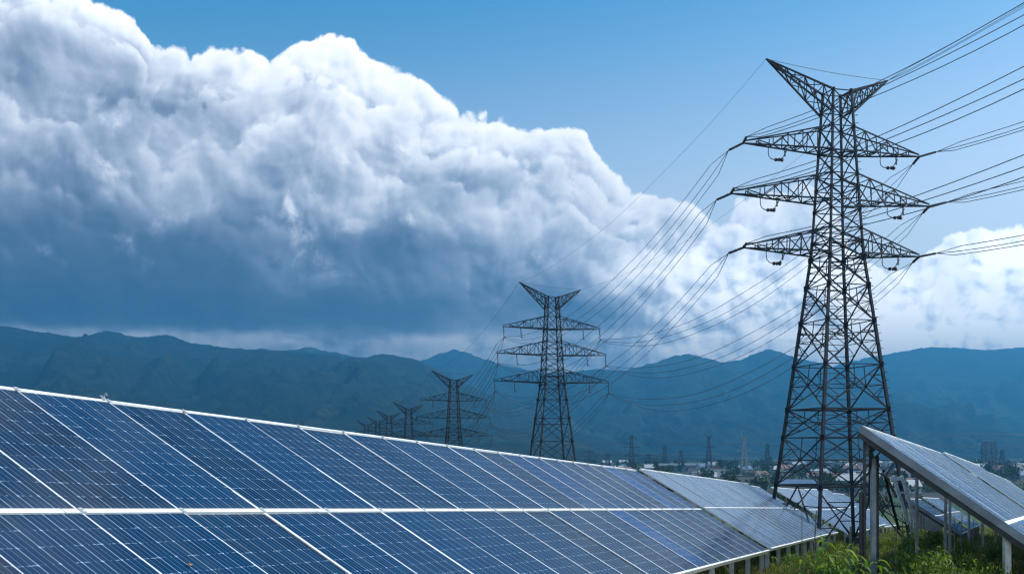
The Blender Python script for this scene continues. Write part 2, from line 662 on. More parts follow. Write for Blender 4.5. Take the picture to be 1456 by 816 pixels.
def interp(pts, u):
    if u <= pts[0][0]:
        return pts[0][1]
    for (a, va), (b, vb) in zip(pts, pts[1:]):
        if u <= b:
            t = (u - a) / (b - a)
            # smooth (Catmull-like) easing between neighbours
            return va + (vb - va) * (t * 0.45 + 0.55 * t * t * (3 - 2 * t))
    return pts[-1][1]


def ridge(name, label, pts, Y, depth, seed, mat, nc=420, nr=90, gully=0.22, tree=1.0, foot=1.0):
    """one mountain: a crest line seen at distance Y, spurs and gullies running down to the valley"""
    u0, u1 = pts[0][0], pts[-1][0]
    verts, faces = [], []
    rows = nr + 14
    for j in range(rows):
        for i in range(nc + 1):
            u = u0 + (u1 - u0) * i / nc
            x = (u - 728) / F * Y
            hc = (VH - interp(pts, u)) / F * Y - VALLEY
            if j < nr:
                t = j / (nr - 1)                       # 0 foot, 1 crest
                y = Y - depth * (1 - t)
                prof = t ** 1.15 * (1 - 0.12 * sin(pi * t))
            else:
                t = 1 - (j - nr + 1) / 14 * 0.9
                y = Y + depth * 0.5 * (1 - t)
                prof = t
            wx = x + 0.35 * depth * mnoise.noise((x / depth * 0.8, y / depth * 0.8, seed + 9))
            k = 5.2 / depth
            r1 = 1 - abs(mnoise.noise((wx * k, y * k * 0.45, seed))) * 2
            r2 = 1 - abs(mnoise.noise((wx * k * 2.3, y * k * 1.1, seed + 3))) * 2
            r3 = mnoise.noise((wx * k * 6, y * k * 4, seed + 5))
            w = 4 * t * (1 - t) * 0.9 + 0.04 if j < nr else 0.1
            z = hc * (prof + 1.5 * gully * w * (r1 * 0.62 + r2 * 0.34 + r3 * 0.18 - 0.34))
            px = Y / F
            z += tree * px * (1.4 * mnoise.noise((x / px * 0.11, y / px * 0.11, seed)) + 0.9 * mnoise.noise((x / px * 0.33, y / px * 0.33, seed + 2)))
            verts.append((x, y, VALLEY - 2 + max(0.0, z) * foot))
    for j in range(rows - 1):
        for i in range(nc):
            a = j * (nc + 1) + i
            faces.append((a, a + 1, a + nc + 2, a + nc + 1))
    o = pydata_obj(name, verts, faces, mat, smooth=True)
    return tag(o, label, 'mountain', kind='structure')


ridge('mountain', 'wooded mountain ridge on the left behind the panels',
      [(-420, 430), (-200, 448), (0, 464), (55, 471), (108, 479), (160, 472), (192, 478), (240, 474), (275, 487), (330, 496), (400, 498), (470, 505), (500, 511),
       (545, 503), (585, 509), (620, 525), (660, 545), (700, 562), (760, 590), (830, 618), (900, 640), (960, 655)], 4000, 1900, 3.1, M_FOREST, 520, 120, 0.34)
ridge('mountain', 'low dark foothill in front of the left ridge',
      [(-300, 560), (-100, 570), (60, 560), (130, 550), (220, 566), (330, 585), (420, 600), (520, 590), (600, 596), (700, 606), (800, 622), (860, 640), (900, 655)], 2600, 700, 8.7, M_FOREST, 420, 70, 0.25)
ridge('mountain', 'second wooded crest showing above the left ridge',
      [(300, 560), (370, 505), (405, 498), (440, 494), (480, 500), (520, 512), (600, 545), (700, 600), (760, 655)], 5300, 1200, 5.5, M_FAR_FOREST, 260, 60, 0.2)
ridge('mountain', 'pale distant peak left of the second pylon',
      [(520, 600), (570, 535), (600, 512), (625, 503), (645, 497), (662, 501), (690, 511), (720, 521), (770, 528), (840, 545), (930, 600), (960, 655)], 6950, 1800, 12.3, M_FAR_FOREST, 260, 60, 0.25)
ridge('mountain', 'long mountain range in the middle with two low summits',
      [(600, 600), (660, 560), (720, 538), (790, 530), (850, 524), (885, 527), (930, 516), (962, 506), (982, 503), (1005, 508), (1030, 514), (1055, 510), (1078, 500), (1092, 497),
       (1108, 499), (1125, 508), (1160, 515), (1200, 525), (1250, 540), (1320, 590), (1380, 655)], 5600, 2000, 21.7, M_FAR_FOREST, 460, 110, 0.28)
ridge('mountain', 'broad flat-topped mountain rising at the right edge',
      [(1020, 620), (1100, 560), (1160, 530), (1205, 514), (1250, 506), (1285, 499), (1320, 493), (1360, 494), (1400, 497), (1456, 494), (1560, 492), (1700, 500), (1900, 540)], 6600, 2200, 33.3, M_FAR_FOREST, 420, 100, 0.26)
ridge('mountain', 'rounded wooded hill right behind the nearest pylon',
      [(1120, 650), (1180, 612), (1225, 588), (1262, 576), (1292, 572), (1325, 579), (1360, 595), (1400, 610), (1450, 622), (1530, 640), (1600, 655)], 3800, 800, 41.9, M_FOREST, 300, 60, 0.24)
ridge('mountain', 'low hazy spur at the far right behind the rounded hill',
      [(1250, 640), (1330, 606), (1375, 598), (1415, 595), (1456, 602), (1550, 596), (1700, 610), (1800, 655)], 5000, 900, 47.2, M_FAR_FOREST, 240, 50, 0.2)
ridge('mountain', 'middle foothill between the second pylon and the nearest one',
      [(700, 640), (760, 606), (820, 590), (880, 578), (920, 575), (965, 566), (1000, 571), (1050, 584), (1100, 596), (1150, 610), (1210, 628), (1280, 655)], 4500, 1000, 55.1, M_FOREST, 340, 70, 0.3)

# ------------------------------------------------------------------ haze over the valley
def build_haze():
    bm = bmesh.new()
    box(bm, -9500, 9500, -160, 9200, VALLEY - 6, 668)
    m = bpy.data.materials.new('valley_haze')
    m.use_nodes = True
    nt = m.node_tree
    nt.nodes.clear()
    out = nt.nodes.new('ShaderNodeOutputMaterial')
    v = nt.nodes.new('ShaderNodeVolumePrincipled')
    v.inputs['Color'].default_value = (0.095, 0.46, 0.84, 1)
    v.inputs['Density'].default_value = 2.8e-4
    v.inputs['Anisotropy'].default_value = 0.6
    nt.links.new(v.outputs[0], out.inputs['Volume'])
    o = mesh_obj('haze', bm, m)
    tag(o, 'blue haze filling the valley air', 'haze', kind='stuff')


build_haze()


# ------------------------------------------------------------------ solar tables
class Row:
    """a straight row of tilted tables: direction d along the row, s up the slope, n out of the glass"""
    def __init__(self, vp, tilt, anchor, y_anchor, L):
        d = Vector(((vp[0] - 728) / F, 1.0, (VH - vp[1]) / F))
        hl = Vector((-d.y, d.x, 0)).normalized()
        self.d = d.normalized()
        z = hl.cross(self.d)
        if z.z < 0:
            z = -z
        t = radians(tilt)
        self.s = (hl * cos(t) + z * sin(t)).normalized()
        self.n = self.d.cross(self.s).normalized()
        self.L = L
        # the anchor lies on the upper edge of the table
        self.mid = at(anchor[0], anchor[1], y_anchor) - self.s * L

    def matrix(self, t, lift=0.0, roll=0.0, sag=0.0):
        o = self.mid + self.d * t + self.n * lift
        d, s, n = self.d, self.s, self.n
        if sag:
            d = (d + Vector((0, 0, sag))).normalized()
            s = (s - d * s.dot(d)).normalized()
            n = d.cross(s).normalized()
        if roll:
            c, q = cos(roll), sin(roll)
            s, n = s * c + n * q, n * c - s * q
        m = Matrix((d, s, n)).transposed().to_4x4()
        m.translation = o
        return m


def module_meshes(Wm, L, glass):
    """one solar panel: the glass laminate and its aluminium frame, origin at the lower left corner"""
    bm = bmesh.new()
    uvl = bm.loops.layers.uv.new('UVMap')
    g = 0.012
    x0, x1, y0, y1 = g, Wm - g, 0.03, L - 0.03
    fs = box(bm, x0, x1, y0, y1, -0.012, 0.0)
    for f in fs:
        f.material_index = 1
        for lp in f.loops:
            lp[uvl].uv = ((lp.vert.co.x - x0) / (x1 - x0), (lp.vert.co.y - y0) / (y1 - y0))
    fs[1].material_index = 0
    me = bpy.data.meshes.new('solar_panel')
    bm.to_mesh(me)
    bm.free()
    me.materials.append(glass)
    me.materials.append(M_BACK)
    bm = bmesh.new()
    w = 0.0095
    h = 0.004
    x0, x1, y0, y1 = 0.004, Wm - 0.004, 0.012, L - 0.012
    box(bm, x0, x0 + w, y0, y1, -0.040, h)
    box(bm, x1 - w, x1, y0, y1, -0.040, h)
    box(bm, x0 + w, x1 - w, y0, y0 + w, -0.040, h - 0.0005)
    box(bm, x0 + w, x1 - w, y1 - w, y1, -0.040, h - 0.0005)
    fe = bpy.data.meshes.new('panel_frame')
    bm.to_mesh(fe)
    bm.free()
    fe.materials.append(M_FRAME)
    return me, fe


MODULES = {}
prng = random.Random(5)


def table(row, t0, ncol, Wm, label, group, lift=0.0, roll=0.0, sag=0.0, rows_=2, post_every=2.6, end_beam=False, low_posts=True, thick_rail=0.05, ground_sink=0.3, first_post=0, post_w=0.055, end_gap=0.0, bold=(), cloud_sheen=False):
    L = row.L
    key = (round(Wm, 3), round(L, 3), cloud_sheen)
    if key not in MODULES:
        MODULES[key] = module_meshes(Wm, L, M_GLASS_SHEEN if cloud_sheen else M_GLASS)
    me, fe = MODULES[key]
    root = thing('solar_table', label, 'solar panels', group=group)
    M = row.matrix(t0, lift, roll, sag)
    root.matrix_world = M
    length = ncol * Wm
    for c in range(ncol):
        for r in range(rows_):
            p = bpy.data.objects.new('solar_panel', me)
            COL.objects.link(p)
            p.parent = root
            p.location = (c * Wm, (0.0 if r == 0 else -L), prng.uniform(-0.003, 0.003))
            p.rotation_euler = (prng.uniform(-0.0035, 0.0035), prng.uniform(-0.006, 0.006), prng.uniform(-0.0012, 0.0012))
            q = bpy.data.objects.new('panel_frame', fe)
            COL.objects.link(q)
            q.parent = p
    yl, yh = (-L if rows_ == 2 else 0.0), L

    def rail(name, y, w, z0, z1, mat=M_RAIL, x0=-0.06, x1=None):
        bm = bmesh.new()
        xe = length + 0.06 if x1 is None else x1
        # slightly uneven run of rail lengths, butted end to end
        x = x0
        while x < xe - 0.01:
            xn = min(xe, x + 3.9)
            dy = prng.uniform(-0.004, 0.004)
            box(bm, x, xn - 0.012, y - w / 2 + dy, y + w / 2 + dy, z0, z1)
            x = xn
        mesh_obj(name, bm, mat, root)
    if rows_ == 2:
        rail('middle_rail', 0.0, thick_rail, -0.02, 0.022)
    rail('top_rail', yh + 0.012, 0.040, -0.055, 0.020)
    rail('bottom_rail', yl - 0.016, 0.050, -0.075, 0.020)
    # cover strips over some of the joints, clamps along the rails
    for c in range(1, ncol):
        wv = prng.choice((0, 0, 0, 0.007, 0.011) if c < ncol * 0.45 else (0.007, 0.011, 0.016, 0.020)) if c not in bold else 0.024
        for y0, y1 in (((0.04, L - 0.03), (-L + 0.03, -0.04)) if rows_ == 2 else ((0.03, L - 0.03),)):
            if wv:
                bm = bmesh.new()
                dx = prng.uniform(-0.003, 0.003)
                box(bm, c * Wm - wv + dx, c * Wm + wv + dx, y0, y1, 0.0055, 0.010)
                mesh_obj('joint_strip', bm, M_FRAME, root)
    if bold:
        bm = bmesh.new()
        box(bm, -0.022, 0.022, -0.030, 0.030, 0.0, 0.013)
        box(bm, -0.008, 0.008, -0.008, 0.008, 0.013, 0.020)
        c0 = mesh_obj('module_clamp', bm, M_GALV, root)
        for c in range(0, ncol + 1):
            for y in (yh - 0.01, 0.0):
                o = c0 if c == 0 and y else c0.copy()
                if o is not c0:
                    COL.objects.link(o)
                o.location = (c * Wm + prng.uniform(-0.012, 0.012), y + prng.uniform(-0.004, 0.004), 0.0215)
    # purlins below the glass
    for y in ([0.55 * L, -0.55 * L] if rows_ == 2 else [0.5 * L]):
        bm = bmesh.new()
        box(bm, -0.02, length + 0.02, y - 0.035, y + 0.035, -0.145, -0.046)
        mesh_obj('purlin', bm, M_DARKSTEEL, root)
    if end_beam:
        bm = bmesh.new()
        box(bm, -0.085, -0.062, yl - 0.05, yh + 0.04, -0.130, 0.018)
        box(bm, -0.060, 0.060, yl - 0.05, yh + 0.04, -0.145, -0.133)
        mesh_obj('end_beam', bm, M_BEAM, root)
        bm = bmesh.new()
        box(bm, -0.04, 0.05, yl, yh, -0.25, -0.149)
        mesh_obj('end_rafter_gap_shade', bm, M_DARKSTEEL, root)
    if end_gap:
        bm = bmesh.new()
        box(bm, length + 0.07, length + end_gap - 0.03, 0.05, yh - 0.03, -0.10, -0.03)  # dark bar added to put shade into the open gap
        mesh_obj('end_rafter_gap_shade', bm, M_DARKSTEEL, root)
    # posts standing on the ground (built in world space, then put under the table)
    inv = M.inverted()
    n = max(2, int(length / post_every) + 1)
    for k in range(first_post, n):
        x = 0.25 + (length - 0.5) * k / (n - 1)
        for y in ([yl + 0.12, yh - 0.30] if low_posts else [yh - 0.30]):
            top = M @ Vector((x, y, -0.16 if abs(y - yl) > 0.5 else -0.08))
            g = G(top.x, top.y) - ground_sink
            if top.z - g < 0.15:
                continue
            bm = bmesh.new()
            w = post_w
            # an H section: web and two flanges
            box(bm, top.x - 0.004, top.x + 0.004, top.y - w, top.y + w, g, top.z)
            box(bm, top.x - w, top.x + w, top.y - w - 0.006, top.y - w, g, top.z)
            box(bm, top.x - w, top.x + w, top.y + w, top.y + w + 0.006, g, top.z)
            bm.transform(inv)
            mesh_obj('post', bm, M_GALV, root)
    return root


# the long row in front: direction and tilt read from the vanishing points of its edges
C1 = 3.33
ROW1 = Row((1320, 722.4), 30.0, (500, 617), 5.24 * C1, 0.69 * C1)
W1 = 1.30


def t_of_upper(row, u, up=1.0):
    """position along the row at which its edge crosses photo column u"""
    p0 = row.mid + row.s * row.L * up
    k = (u - 728) / F
    return (k * p0.y - p0.x) / (row.d.x - k * row.d.y)


tA = t_of_upper(ROW1, 905)
t372 = t_of_upper(ROW1, 372, 0.0)
n1 = 29
nb = round((tA - t372) / W1)
W1 = (tA - 0.06 - t372) / nb               # a wide joint where the photo shows one
table(ROW1, tA - n1 * W1 - 0.06, n1, W1, 'long foreground table of blue solar panels under the white middle rail', 'tables of the front row', thick_rail=0.062, end_gap=0.44, bold=(n1 - nb, n1 - nb + 2, n1 - 5, n1 - 11))
tB = t_of_upper(ROW1, 1066)
n2 = int((tB - tA - 0.55) / W1)
table(ROW1, tA + 0.44, n2, W1, 'solar table past the dark gap at the end of the foreground table', 'tables of the front row', lift=0.055, roll=0.004, cloud_sheen=True)
tB2 = tA + 0.44 + n2 * W1
table(ROW1, tB2 + 0.16, 3, W1, 'short last solar table of the front row beside the green plant', 'tables of the front row', lift=0.0, roll=-0.006, sag=-0.006, cloud_sheen=True)

# the block of tables beyond the nearest pylon
ROW3 = Row((1406, 719), 30.8, (1097, 692.5), 63.0, 2.4)
x = 0.0
for i, (nc_, lb) in enumerate(((9, 'pale solar table behind the front legs of the nearest pylon'),
                               (9, 'pale solar table behind the right legs of the nearest pylon'),
                               (8, 'pale solar table farthest down the row behind the nearest pylon'))):
    table(ROW3, x, nc_, 1.3, lb, 'tables beyond the pylon', lift=(0.0, 0.05, -0.04)[i], sag=(0.0, 0.012, -0.004)[i], post_every=3.2, cloud_sheen=True)
    x += nc_ * 1.3 + 0.35
ROW4 = Row((1470, 716), 33.0, (1291, 709), 58.0, 1.55)
table(ROW4, 0.0, 5, 1.5, 'dark blue solar table seen under the raised right-hand row', 'tables under the right-hand row', post_every=1.6, end_beam=True)
table(ROW4, 8.0, 8, 1.5, 'pale solar table behind the dark blue one below the right-hand row', 'tables under the right-hand row', lift=0.12, post_every=2.0, cloud_sheen=True)

# the row at the right edge, seen along its glass
ROW2 = Row((1532, 718), 35.3, (1228, 607), 24.6, 3.5)
W2 = 1.75
xs = 0.0
for i, (nc_, lb, lf, sg) in enumerate((
        (9, 'nearest solar table of the right-hand row with a grey end beam', 0.0, 0.004),
        (9, 'second solar table of the right-hand row stepped up behind the first', 0.13, 0.002),
        (16, 'last solar table of the right-hand row running off behind the second', 0.05, -0.004))):
    table(ROW2, xs, nc_, W2, lb, 'tables of the right-hand row', lift=lf, sag=sg, end_beam=(i == 0), post_every=(7.5, 7.5, 9.0)[i], thick_rail=0.10, first_post=(1, 0, 0)[i], post_w=0.035, cloud_sheen=True)
    xs += nc_ * W2 + 0.25
# front support of that row: stout posts and raking braces
sup = thing('support_frame', 'tall steel posts and raking braces carrying the raised end of the right-hand solar row', 'support frame')
top = ROW2.mid + ROW2.s * ROW2.L
e1 = top + ROW2.d * 0.05 - ROW2.s * 0.10 - ROW2.n * 0.12
e2 = top + ROW2.d * 0.20 - ROW2.s * 0.55 - ROW2.n * 0.38
M_POSTBLUE = mottled('blue_grey_post', (0.16, 0.20, 0.25), (0.30, 0.35, 0.40), 3.0, 0.5, 0.2)


def post_w(p, w, mat, foot=None):
    f = Vector(foot) if foot else Vector((p.x, p.y, 0))
    f.z = G(f.x, f.y) - 0.3
    bm = bmesh.new()
    bar(bm, f, p, w)
    return mesh_obj('post', bm, mat, sup)


post_w(e1, 0.055, M_DARKSTEEL)
for (uu, vt, yy, w, m_) in ((1226.5, 700, 24.7, 0.12, M_DARKSTEEL), (1241.5, 652, 25.0, 0.105, M_POSTBLUE), (1246.5, 648, 25.3, 0.08, M_DARKSTEEL)):
    post_w(at(uu, vt, yy), w, m_)
for (a, b, w, m_) in ((at(1232, 628, 24.8), at(1244, 665, 25.1), 0.09, M_POSTBLUE), (at(1238, 640, 24.8), at(1236, 712, 25.4), 0.06, M_DARKSTEEL),
                      (at(1256, 668, 26.0), at(1278, 752, 27.5), 0.05, M_DARKSTEEL), (at(1250, 660, 26.0), at(1214, 690, 26.6), 0.05, M_DARKSTEEL),
                      (at(1228, 615, 24.9), at(1240, 640, 25.3), 0.10, M_POSTBLUE), (at(1258, 672, 26.0), at(1274, 706, 27.0), 0.05, M_GALV)):
    bm = bmesh.new()
    bar(bm, a, b, w)
    mesh_obj('brace', bm, m_, sup)

pc = ROW2.mid + ROW2.d * 0.12 - ROW2.s * 0.10 - ROW2.n * 0.12
post_w(pc, 0.13, M_GALV)
post_w(pc + ROW2.d * 1.3 - ROW2.n * 0.05, 0.10, M_DARKSTEEL)
# a leaning timber frame standing past the posts
fr = thing('ladder_frame', 'pale leaning ladder-like frame behind the posts of the right-hand row', 'frame')
fr.location = (14.5, 40, G(14.5, 40))
inv = Matrix.Translation(fr.location).inverted()
for (a, b, w, nm) in ((at(1270, 676, 40), at(1292, 745, 40), 0.10, 'leg'), (at(1282, 676, 40), at(1302, 742, 40), 0.10, 'leg'),
                      (at(1266, 680, 40), at(1284, 680, 40), 0.13, 'cross_piece'), (at(1275, 700, 40), at(1290, 700, 40), 0.06, 'cross_piece')):
    bm = bmesh.new()
    bar(bm, a, b, w)
    bm.transform(inv)
    mesh_obj(nm, bm, M_GALV, fr)

# small bits on the glass of the front row
p = ROW1.mid + ROW1.s * (ROW1.L + 0.012) + ROW1.d * t_of_upper(ROW1, 147) + ROW1.n * 0.02
bm = bmesh.new()
bar(bm, p, p + Vector((0, 0, 0.03)), 0.04, 0.03)
bar(bm, p + Vector((0, 0, 0.03)), p + Vector((0.03, 0, 0.075)), 0.012)
bar(bm, p + Vector((0, 0, 0.03)), p + Vector((-0.035, 0, 0.05)), 0.014)
bar(bm, p + Vector((0.012, 0, 0.06)), p + Vector((0.045, 0, 0.055)), 0.012)
tag(mesh_obj('clamp_bracket', bm, M_GALV), 'small bent metal bracket sticking up from the top edge of the foreground table', 'bracket')
M_LEAF_DRY = mottled('dry_leaf', (0.35, 0.12, 0.05), (0.50, 0.24, 0.12), 20, 0.8)
k = Vector(((268 - 728) / F, 1, (VH - 805) / F))
pl = k * (ROW1.mid.dot(ROW1.n) / k.dot(ROW1.n)) + ROW1.n * 0.012
bm = bmesh.new()
ring = [(0, 0, .02), (.03, .012, .0), (.075, 0, .012), (.03, -.014, .004)]
vv = [bm.verts.new(pl + ROW1.d * (a - .03) + ROW1.s * b + ROW1.n * c) for a, b, c in ring]
bm.faces.new((vv[0], vv[1], vv[2]))
bm.faces.new((vv[0], vv[2], vv[3]))
v5 = bm.verts.new(pl + ROW1.s * 0.05 + ROW1.n * .015)
bm.faces.new((vv[0], vv[1], v5))
tag(mesh_obj('dry_leaf', bm, M_LEAF_DRY), 'curled brown leaf lying on a lower foreground panel', 'leaf')

# ------------------------------------------------------------------ lattice pylons
Y1 = 55.0
PX = Y1 / F                          # metres per photo pixel at the nearest pylon
V_FOOT = 775.0


def half_diag(v):
    if v > 360:
        return (36.5 + (v - 360) * 0.156) * PX
    return (20.0 + (v - 132) * 0.0724) * PX


def zv(v):
    return (V_FOOT - v) * PX


def corner(k, v):
    a = pi / 4 + k * pi / 2
    r = half_diag(v)
    return Vector((r * cos(a), r * sin(a), zv(v)))


def make_pylon(label, arms, strain, dense=True, horn=(111, 82), skew=1.09):
    """arms: half lengths of the three crossarms in photo pixels of the nearest pylon"""
    root = thing('lattice_pylon', label, 'pylon', group='pylons of the power line')
    prn = random.Random(11)
    levels = [775, 690, 622, 582, 520, 458, 408, 368, 345, 327, 300, 270, 250, 218, 183, 158, 132]
    # legs, each a mesh of its own
    for k in range(4):
        bm = bmesh.new()
        for a, b in zip(levels, levels[1:]):
            w = 0.135 if a > 500 else (0.115 if a > 345 else 0.095)
            bar(bm, corner(k, a), corner(k, b), w)
        for v in levels[1:]:
            c = corner(k, v)
            g_ = 0.13 if v > 345 else 0.09
            box(bm, c.x - g_, c.x + g_, c.y - 0.012, c.y + 0.012, c.z - g_, c.z + g_)
            box(bm, c.x - 0.0125, c.x + 0.0125, c.y - g_, c.y + g_, c.z - g_ * 0.97, c.z + g_ * 0.97)
        box(bm, corner(k, 775).x - 0.3, corner(k, 775).x + 0.3, corner(k, 775).y - 0.3, corner(k, 775).y + 0.3, -1.2, 0.18)
        mesh_obj('leg', bm, M_STEEL, root)
    # bracing of the four faces
    bm = bmesh.new()
    for k in range(4):
        k2 = (k + 1) % 4
        for i, (a, b) in enumerate(zip(levels, levels[1:])):
            A0, A1, B0, B1 = corner(k, a), corner(k2, a), corner(k, b), corner(k2, b)
            big = a > 345
            w = (0.054 if big else 0.044)
            if i == 0:
                # splayed foot panel: K brace up to the middle of the first horizontal
                m = (B0 + B1) / 2
                bar(bm, A0, m, w)
                bar(bm, A1, m, w)
                for (P, Q) in ((A0, B0), (A1, B1)):
                    for f_ in (0.35, 0.68):
                        leg_p = P.lerp(Q, f_)
                        dia_p = P.lerp(m, f_)
                        bar(bm, leg_p, dia_p, 0.045)
                        bar(bm, dia_p, P.lerp(Q, f_ - 0.3), 0.04)
            else:
                bar(bm, A0, B1, w)
                bar(bm, A1, B0, w)
                if a > 400 and dense:
                    # crossing point of the diagonals and secondary members
                    la, lb = (A1 - A0).length, (B1 - B0).length
                    t = la / (la + lb)
                    c = A0.lerp(B1, t)
                    for (P, Q, R) in ((A0, B0, 0), (A1, B1, 1)):
                        mid_leg = P.lerp(Q, t)
                        bar(bm, mid_leg, c, 0.034)
                        q1 = P.lerp(c, 0.5)
                        q2 = Q.lerp(c, 0.5)
                        bar(bm, q1, P.lerp(Q, t * 0.5), 0.030)
                        bar(bm, q2, P.lerp(Q, t + (1 - t) * 0.5), 0.030)
                        if i < 6:
                            bar(bm, q1, mid_leg, 0.028)
                            bar(bm, q2, mid_leg, 0.028)
                    bar(bm, c, (B0 + B1) / 2, 0.034)
            bar(bm, B0, B1, 0.070 if levels[i + 1] in (690, 582, 378, 284, 218) else 0.045)
    # plan bracing inside
    for v in (690, 582, 474, 378, 284, 218, 345):
        bar(bm, corner(0, v), corner(2, v), 0.05)
        bar(bm, corner(1, v), corner(3, v), 0.05)
    mesh_obj('bracing', bm, M_STEEL, root)
    # climbing rungs up one leg
    bm = bmesh.new()
    v = 740.0
    while v > 150:
        c = corner(3, v)
        bar(bm, c, c + Vector((0.16, -0.16, 0)), 0.025)
        v -= 11
    mesh_obj('climbing_rungs', bm, M_STEEL, root)
    ends = {}
    for lev, (vl, vu, sag_) in enumerate(((217, 183, 3), (288, 250, 3), (362, 327, 3))):
        for side in (-1, 1):
            bm = bmesh.new()
            ks = (1, 2) if side < 0 else (0, 3)
            tip = Vector((side * arms[lev] * (1.0 if side > 0 else skew) * PX, 0, zv(vl - sag_)))
            lows = [corner(k, vl) for k in ks]
            ups = [corner(k, vu) for k in ks]
            n = 6
            for lo_, up_ in zip(lows, ups):
                bar(bm, lo_, tip, 0.075, 0.06)
                bar(bm, up_, tip + Vector((0, 0, 0.10)), 0.065, 0.05)
                for i in range(1, n):
                    f0 = (i - 1) / n
                    f1 = i / n
                    bar(bm, lo_.lerp(tip, f1), up_.lerp(tip, f1), 0.038)
                    bar(bm, (lo_ if i % 2 else up_).lerp(tip, f0), (up_ if i % 2 else lo_).lerp(tip, f1), 0.042)
            for i in range(0, n):
                f0, f1 = i / n, min(1, (i + 1) / n)
                a, b = (lows[0], lows[1]) if i % 2 else (lows[1], lows[0])
                bar(bm, a.lerp(tip, f0), b.lerp(tip, f1), 0.04)
                bar(bm, lows[0].lerp(tip, f0), lows[1].lerp(tip, f0), 0.04)
                if i < 4:
                    bar(bm, ups[0].lerp(tip, f0), ups[1].lerp(tip, f0), 0.035)
            arm = mesh_obj('crossarm', bm, M_STEEL, root)
            if strain:
                for sgn, key in ((1, 'far'), (-1, 'near')):
                    e = tip + Vector((side * 0.30, sgn * 0.95, -0.12 if sgn > 0 else 0.02))
                    bm = bmesh.new()
                    discs(bm, tip, e, 0.075, 11, 0.05)
                    mesh_obj('insulator_string', bm, M_INSUL, arm)
                    ends[(lev, side, key)] = e
                # jumper hanging between the two spans, further in on the arm
                c = tip.lerp((lows[0] + lows[1]) / 2, 0.42)
                pts = []
                for i in range(13):
                    a = i / 12
                    pts.append(c + Vector((-0.52 + 1.04 * a, 0.25 * sin(a * 9), -0.03 - 0.60 * (1 - abs(2 * a - 1) ** 2.6) - 0.10 * a)))
                bm = bmesh.new()
                tube(bm, pts, 0.022, 5)
                for i in range(4, 10):
                    bar(bm, pts[i] + (pts[i + 1] - pts[i]) * 0.2, pts[i] + (pts[i + 1] - pts[i]) * 0.7, 0.12, sides=6)
                mesh_obj('jumper_loop', bm, M_INSUL, arm)
                c2 = c + Vector((0.35, 0, 0))
                bm = bmesh.new()
                discs(bm, c2, c2 + Vector((0.02, 0, -0.45)), 0.06, 5, 0.04)
                mesh_obj('insulator_string', bm, M_INSUL, arm)
            else:
                for f_, ln in ((0.02, 1.0), (0.42, 0.95)):
                    a = tip.lerp((lows[0] + lows[1]) / 2, f_)
                    e = a + Vector((0.05, 0, -ln))
                    bm = bmesh.new()
                    discs(bm, a, e, 0.07, 8, 0.04)
                    bar(bm, e, e + Vector((0.18, 0.1, 0.05)), 0.07)
                    mesh_obj('insulator_string', bm, M_INSUL, arm)
                    if f_ < 0.1:
                        ends[(lev, side, 'far')] = e
                        ends[(lev, side, 'near')] = e
    tips = []
    for side, hl_ in ((-1, horn[0]), (1, horn[1])):
        bm = bmesh.new()
        ks = (1, 2) if side < 0 else (0, 3)
        tip = Vector((side * hl_ * PX, 0, zv(94 if side < 0 else 108)))
        n = 7
        for k in ks:
            lo_, up_ = corner(k, 164), corner(k, 132)
            bar(bm, lo_, tip, 0.085, 0.06)
            bar(bm, up_, tip, 0.085, 0.06)
            for i in range(1, n):
                bar(bm, lo_.lerp(tip, i / n), up_.lerp(tip, i / n), 0.035)
                bar(bm, (lo_ if i % 2 else up_).lerp(tip, (i - 1) / n), (up_ if i % 2 else lo_).lerp(tip, i / n), 0.04)
        for i in range(n):
            for v in (164, 132):
                a, b = corner(ks[i % 2], v), corner(ks[(i + 1) % 2], v)
                bar(bm, a.lerp(tip, i / n), b.lerp(tip, (i + 1) / n), 0.035)
        mesh_obj('earth_wire_horn', bm, M_STEEL, root)
        ends[('e', side, 'far')] = ends[('e', side, 'near')] = tip
        tips.append(tip)
    bm = bmesh.new()
    tube(bm, [tips[0].lerp(tips[1], i / 8) + Vector((0, 0, -0.10 * sin(pi * i / 8))) for i in range(9)], 0.014, 4)
    mesh_obj('tie_wire', bm, M_CABLE, root)
    return root, ends


PSI = radians(-15)                   # the arms stand square to the line; the left arms are nearer
DLINE = Vector((-12.2, 49.6))
P1 = Vector(((1190 - 728) / F * Y1, Y1))


def place(root, x, y, rot, base_z):
    root.location = (x, y, base_z)
    root.rotation_euler = (0, 0, rot)


def world_ends(root, ends):
    bpy.context.view_layer.update()
    M = Matrix.Translation(root.location) @ Matrix.Rotation(root.rotation_euler.z, 4, 'Z')
    return {k: M @ v for k, v in ends.items()}


